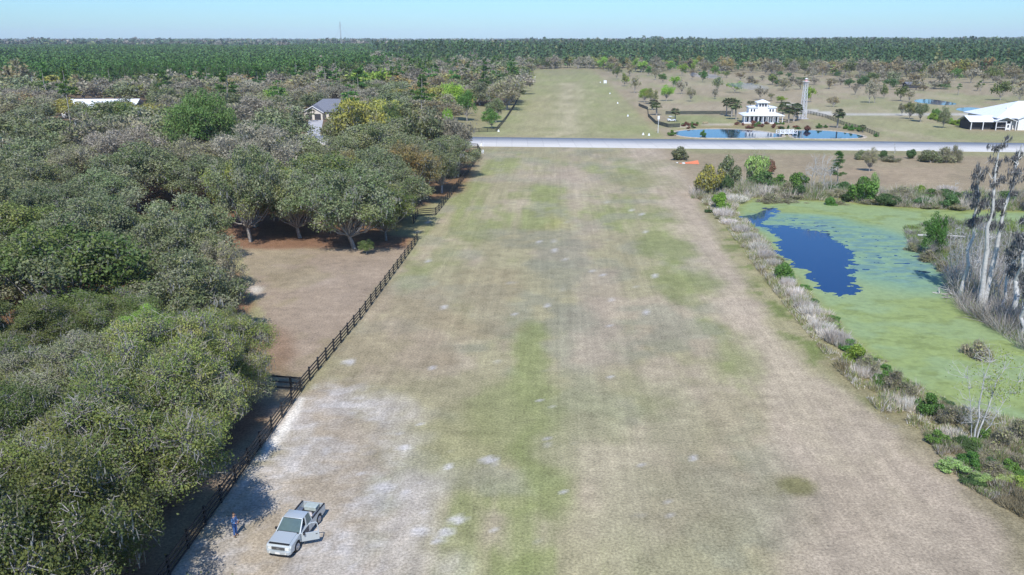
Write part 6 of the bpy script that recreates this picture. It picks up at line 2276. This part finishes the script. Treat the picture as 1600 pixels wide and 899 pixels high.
# ------------------------------------------------------------------ the man by the fence
def person():
    x, y = G(368, 838)
    DEN = plain('denim_trousers', (.045, .12, .34), .85, var=.15, scale=14)
    SHIRT = plain('blue_work_shirt', (.10, .20, .40), .85, var=.15, scale=12)
    SKIN = plain('skin', (.46, .27, .18), .6, var=.05)
    HAIR = plain('dark_hair', (.03, .022, .018), .8)
    face = math.radians(-15)          # looks toward the truck (+x side)
    r = bpy.data.objects.new('person', None)
    r.location = (x, y, 0)
    r.rotation_euler = (0, 0, face)
    COL.objects.link(r)
    props(r, 'man in blue shirt and jeans standing in shade by the fence, hands together', 'person')

    def skin(nm, verts, edges, mat, root=0, sub=2, parent=r):
        me = bpy.data.meshes.new(nm)
        me.from_pydata([v[:3] for v in verts], edges, [])
        o = bpy.data.objects.new(nm, me)
        COL.objects.link(o)
        s = o.modifiers.new('s', 'SKIN')
        for i, v in enumerate(verts):
            q = v[3]
            me.skin_vertices[0].data[i].radius = q if hasattr(q, '__len__') else (q, q)
            me.skin_vertices[0].data[i].use_root = (i == root)
        s.use_smooth_shade = True
        m2 = o.modifiers.new('u', 'SUBSURF')
        m2.levels = m2.render_levels = sub
        dg = bpy.context.evaluated_depsgraph_get()
        nm_ = bpy.data.meshes.new_from_object(o.evaluated_get(dg))
        bpy.data.objects.remove(o)
        nm_.materials.clear()
        nm_.materials.append(mat)
        for p in nm_.polygons: p.use_smooth = True
        return link(nm, nm_, parent)
    # person faces +x; y is his left
    V = [(0, 0, .98, (.115, .15)), (0.0, 0, 1.12, (.10, .135)), (0.01, 0, 1.32, (.115, .165)), (0.0, 0, 1.46, (.075, .12)), (.01, 0, 1.54, .055), (.02, 0, 1.60, .055), (.03, 0, 1.68, (.09, .075)), (.03, 0, 1.76, (.075, .068))]
    E = [(0, 1), (1, 2), (2, 3), (3, 4), (4, 5), (5, 6), (6, 7)]
    for s in (1, -1):
        i = len(V)
        V += [(0, s * .10, .92, .085), (.03, s * .11, .52, .062), (0, s * .12, .10, .042), (.03, s * .12, .05, .04), (.15, s * .14, .035, .034)]
        E += [(0, i), (i, i + 1), (i + 1, i + 2), (i + 2, i + 3), (i + 3, i + 4)]
        j = len(V)
        V += [(0, s * .19, 1.43, .058), (.02, s * .25, 1.16, .044), (.25, s * .12, 1.10, .032), (.31, s * .075, 1.11, (.022, .034))]
        E += [(3, j), (j, j + 1), (j + 1, j + 2), (j + 2, j + 3)]
    body = skin('body', V, E, SKIN)
    # fingers: five short chains per hand
    for s in (1, -1):
        for k in range(5):
            if k < 4:
                o = (k - 1.5) * .018
                ln = (.065, .075, .07, .055)[k]
                vs_ = [(.31, s * .07, 1.115 + o, .009), (.31 + ln * .55, s * .06, 1.11 + o, .0085), (.31 + ln * .9, s * .04, 1.10 + o, .008), (.31 + ln * .95, s * .02, 1.09 + o, .007)]
            else: vs_ = [(.28, s * .07, 1.14, .011), (.31, s * .05, 1.16, .010), (.345, s * .04, 1.165, .008)]
            skin('finger', vs_, [(i, i + 1) for i in range(len(vs_) - 1)], SKIN, parent=body, sub=1)
    # clothes a touch outside the body
    skin('trousers', [(0, 0, 1.0, (.125, .16)), (0, .10, .9, .098), (.03, .11, .52, .078), (0, .12, .12, .062), (0, -.10, .9, .098), (.03, -.11, .52, .078), (0, -.12, .12, .062)], [(0, 1), (1, 2), (2, 3), (0, 4), (4, 5), (5, 6)], DEN)
    skin('shirt', [(0, 0, .96, (.13, .165)), (0, 0, 1.14, (.115, .15)), (.01, 0, 1.33, (.13, .18)), (0, 0, 1.47, (.085, .13)), (0, .195, 1.43, .072), (.02, .255, 1.17, .058), (.20, .16, 1.11, .044),
                   (0, -.195, 1.43, .072), (.02, -.255, 1.17, .058), (.20, -.16, 1.11, .044)], [(0, 1), (1, 2), (2, 3), (3, 4), (4, 5), (5, 6), (3, 7), (7, 8), (8, 9)], SHIRT)
    skin('hair', [(.0, 0, 1.70, (.085, .08)), (.01, 0, 1.79, (.082, .078)), (.02, 0, 1.82, .05)], [(0, 1), (1, 2)], HAIR)
    for s in (1, -1):
        skin('shoe', [(-.04, s * .12, .045, .045), (.06, s * .13, .04, .045), (.19, s * .145, .03, .034)], [(0, 1), (1, 2)], HAIR)
        m = MB(); bmesh.ops.create_uvsphere(m.bm, u_segments=8, v_segments=6, radius=.011); m.build('eye', HAIR, body, loc=(.118, s * .032, 1.70))
        m = MB(); m.box(-.015, .015, -.008, .008, -.03, .03, .006); m.build('ear', SKIN, body, loc=(.03, s * .083, 1.69))
    m = MB(); m.poly([(.11, 0, 1.70), (.145, 0, 1.665), (.115, 0, 1.655)], (0, .02, 0)); m.build('nose', SKIN, body, loc=(0, -.01, 0))
    m = MB(); m.box(-.004, .004, -.025, .025, -.005, .005, .002); m.build('mouth', plain('lips', (.35, .14, .11), .6), body, loc=(.118, 0, 1.632))
    m = MB(); m.box(-.10, .10, -.05, .05, -.008, .008, .004)
    props(m.build('drone_controller', BLACKP, loc=(x + .37 * math.cos(face), y + .37 * math.sin(face), 1.135), rot=(0, -.3, face)), 'small dark hand device held by the man by the fence', 'controller')


person()

# ------------------------------------------------------------------ a grazing look of the air: thin even haze
b = MB()
b.box(-8500, 8500, -400, 11500, -3.0, 135)
HZ = bpy.data.materials.new('haze')
nt = nodes_of(HZ)
for n_ in list(nt.nodes):
    if n_.type != 'OUTPUT_MATERIAL': nt.nodes.remove(n_)
pv = nt.nodes.new('ShaderNodeVolumePrincipled')
pv.inputs['Color'].default_value = (.80, .88, 1.0, 1)
pv.inputs['Density'].default_value = 6.5e-5
pv.inputs['Anisotropy'].default_value = -.35
nt.links.new(pv.outputs[0], nt.nodes['Material Output'].inputs['Volume'])
props(b.build('haze', HZ), kind='stuff', label='thin bluish haze over the far woods', cat='haze')
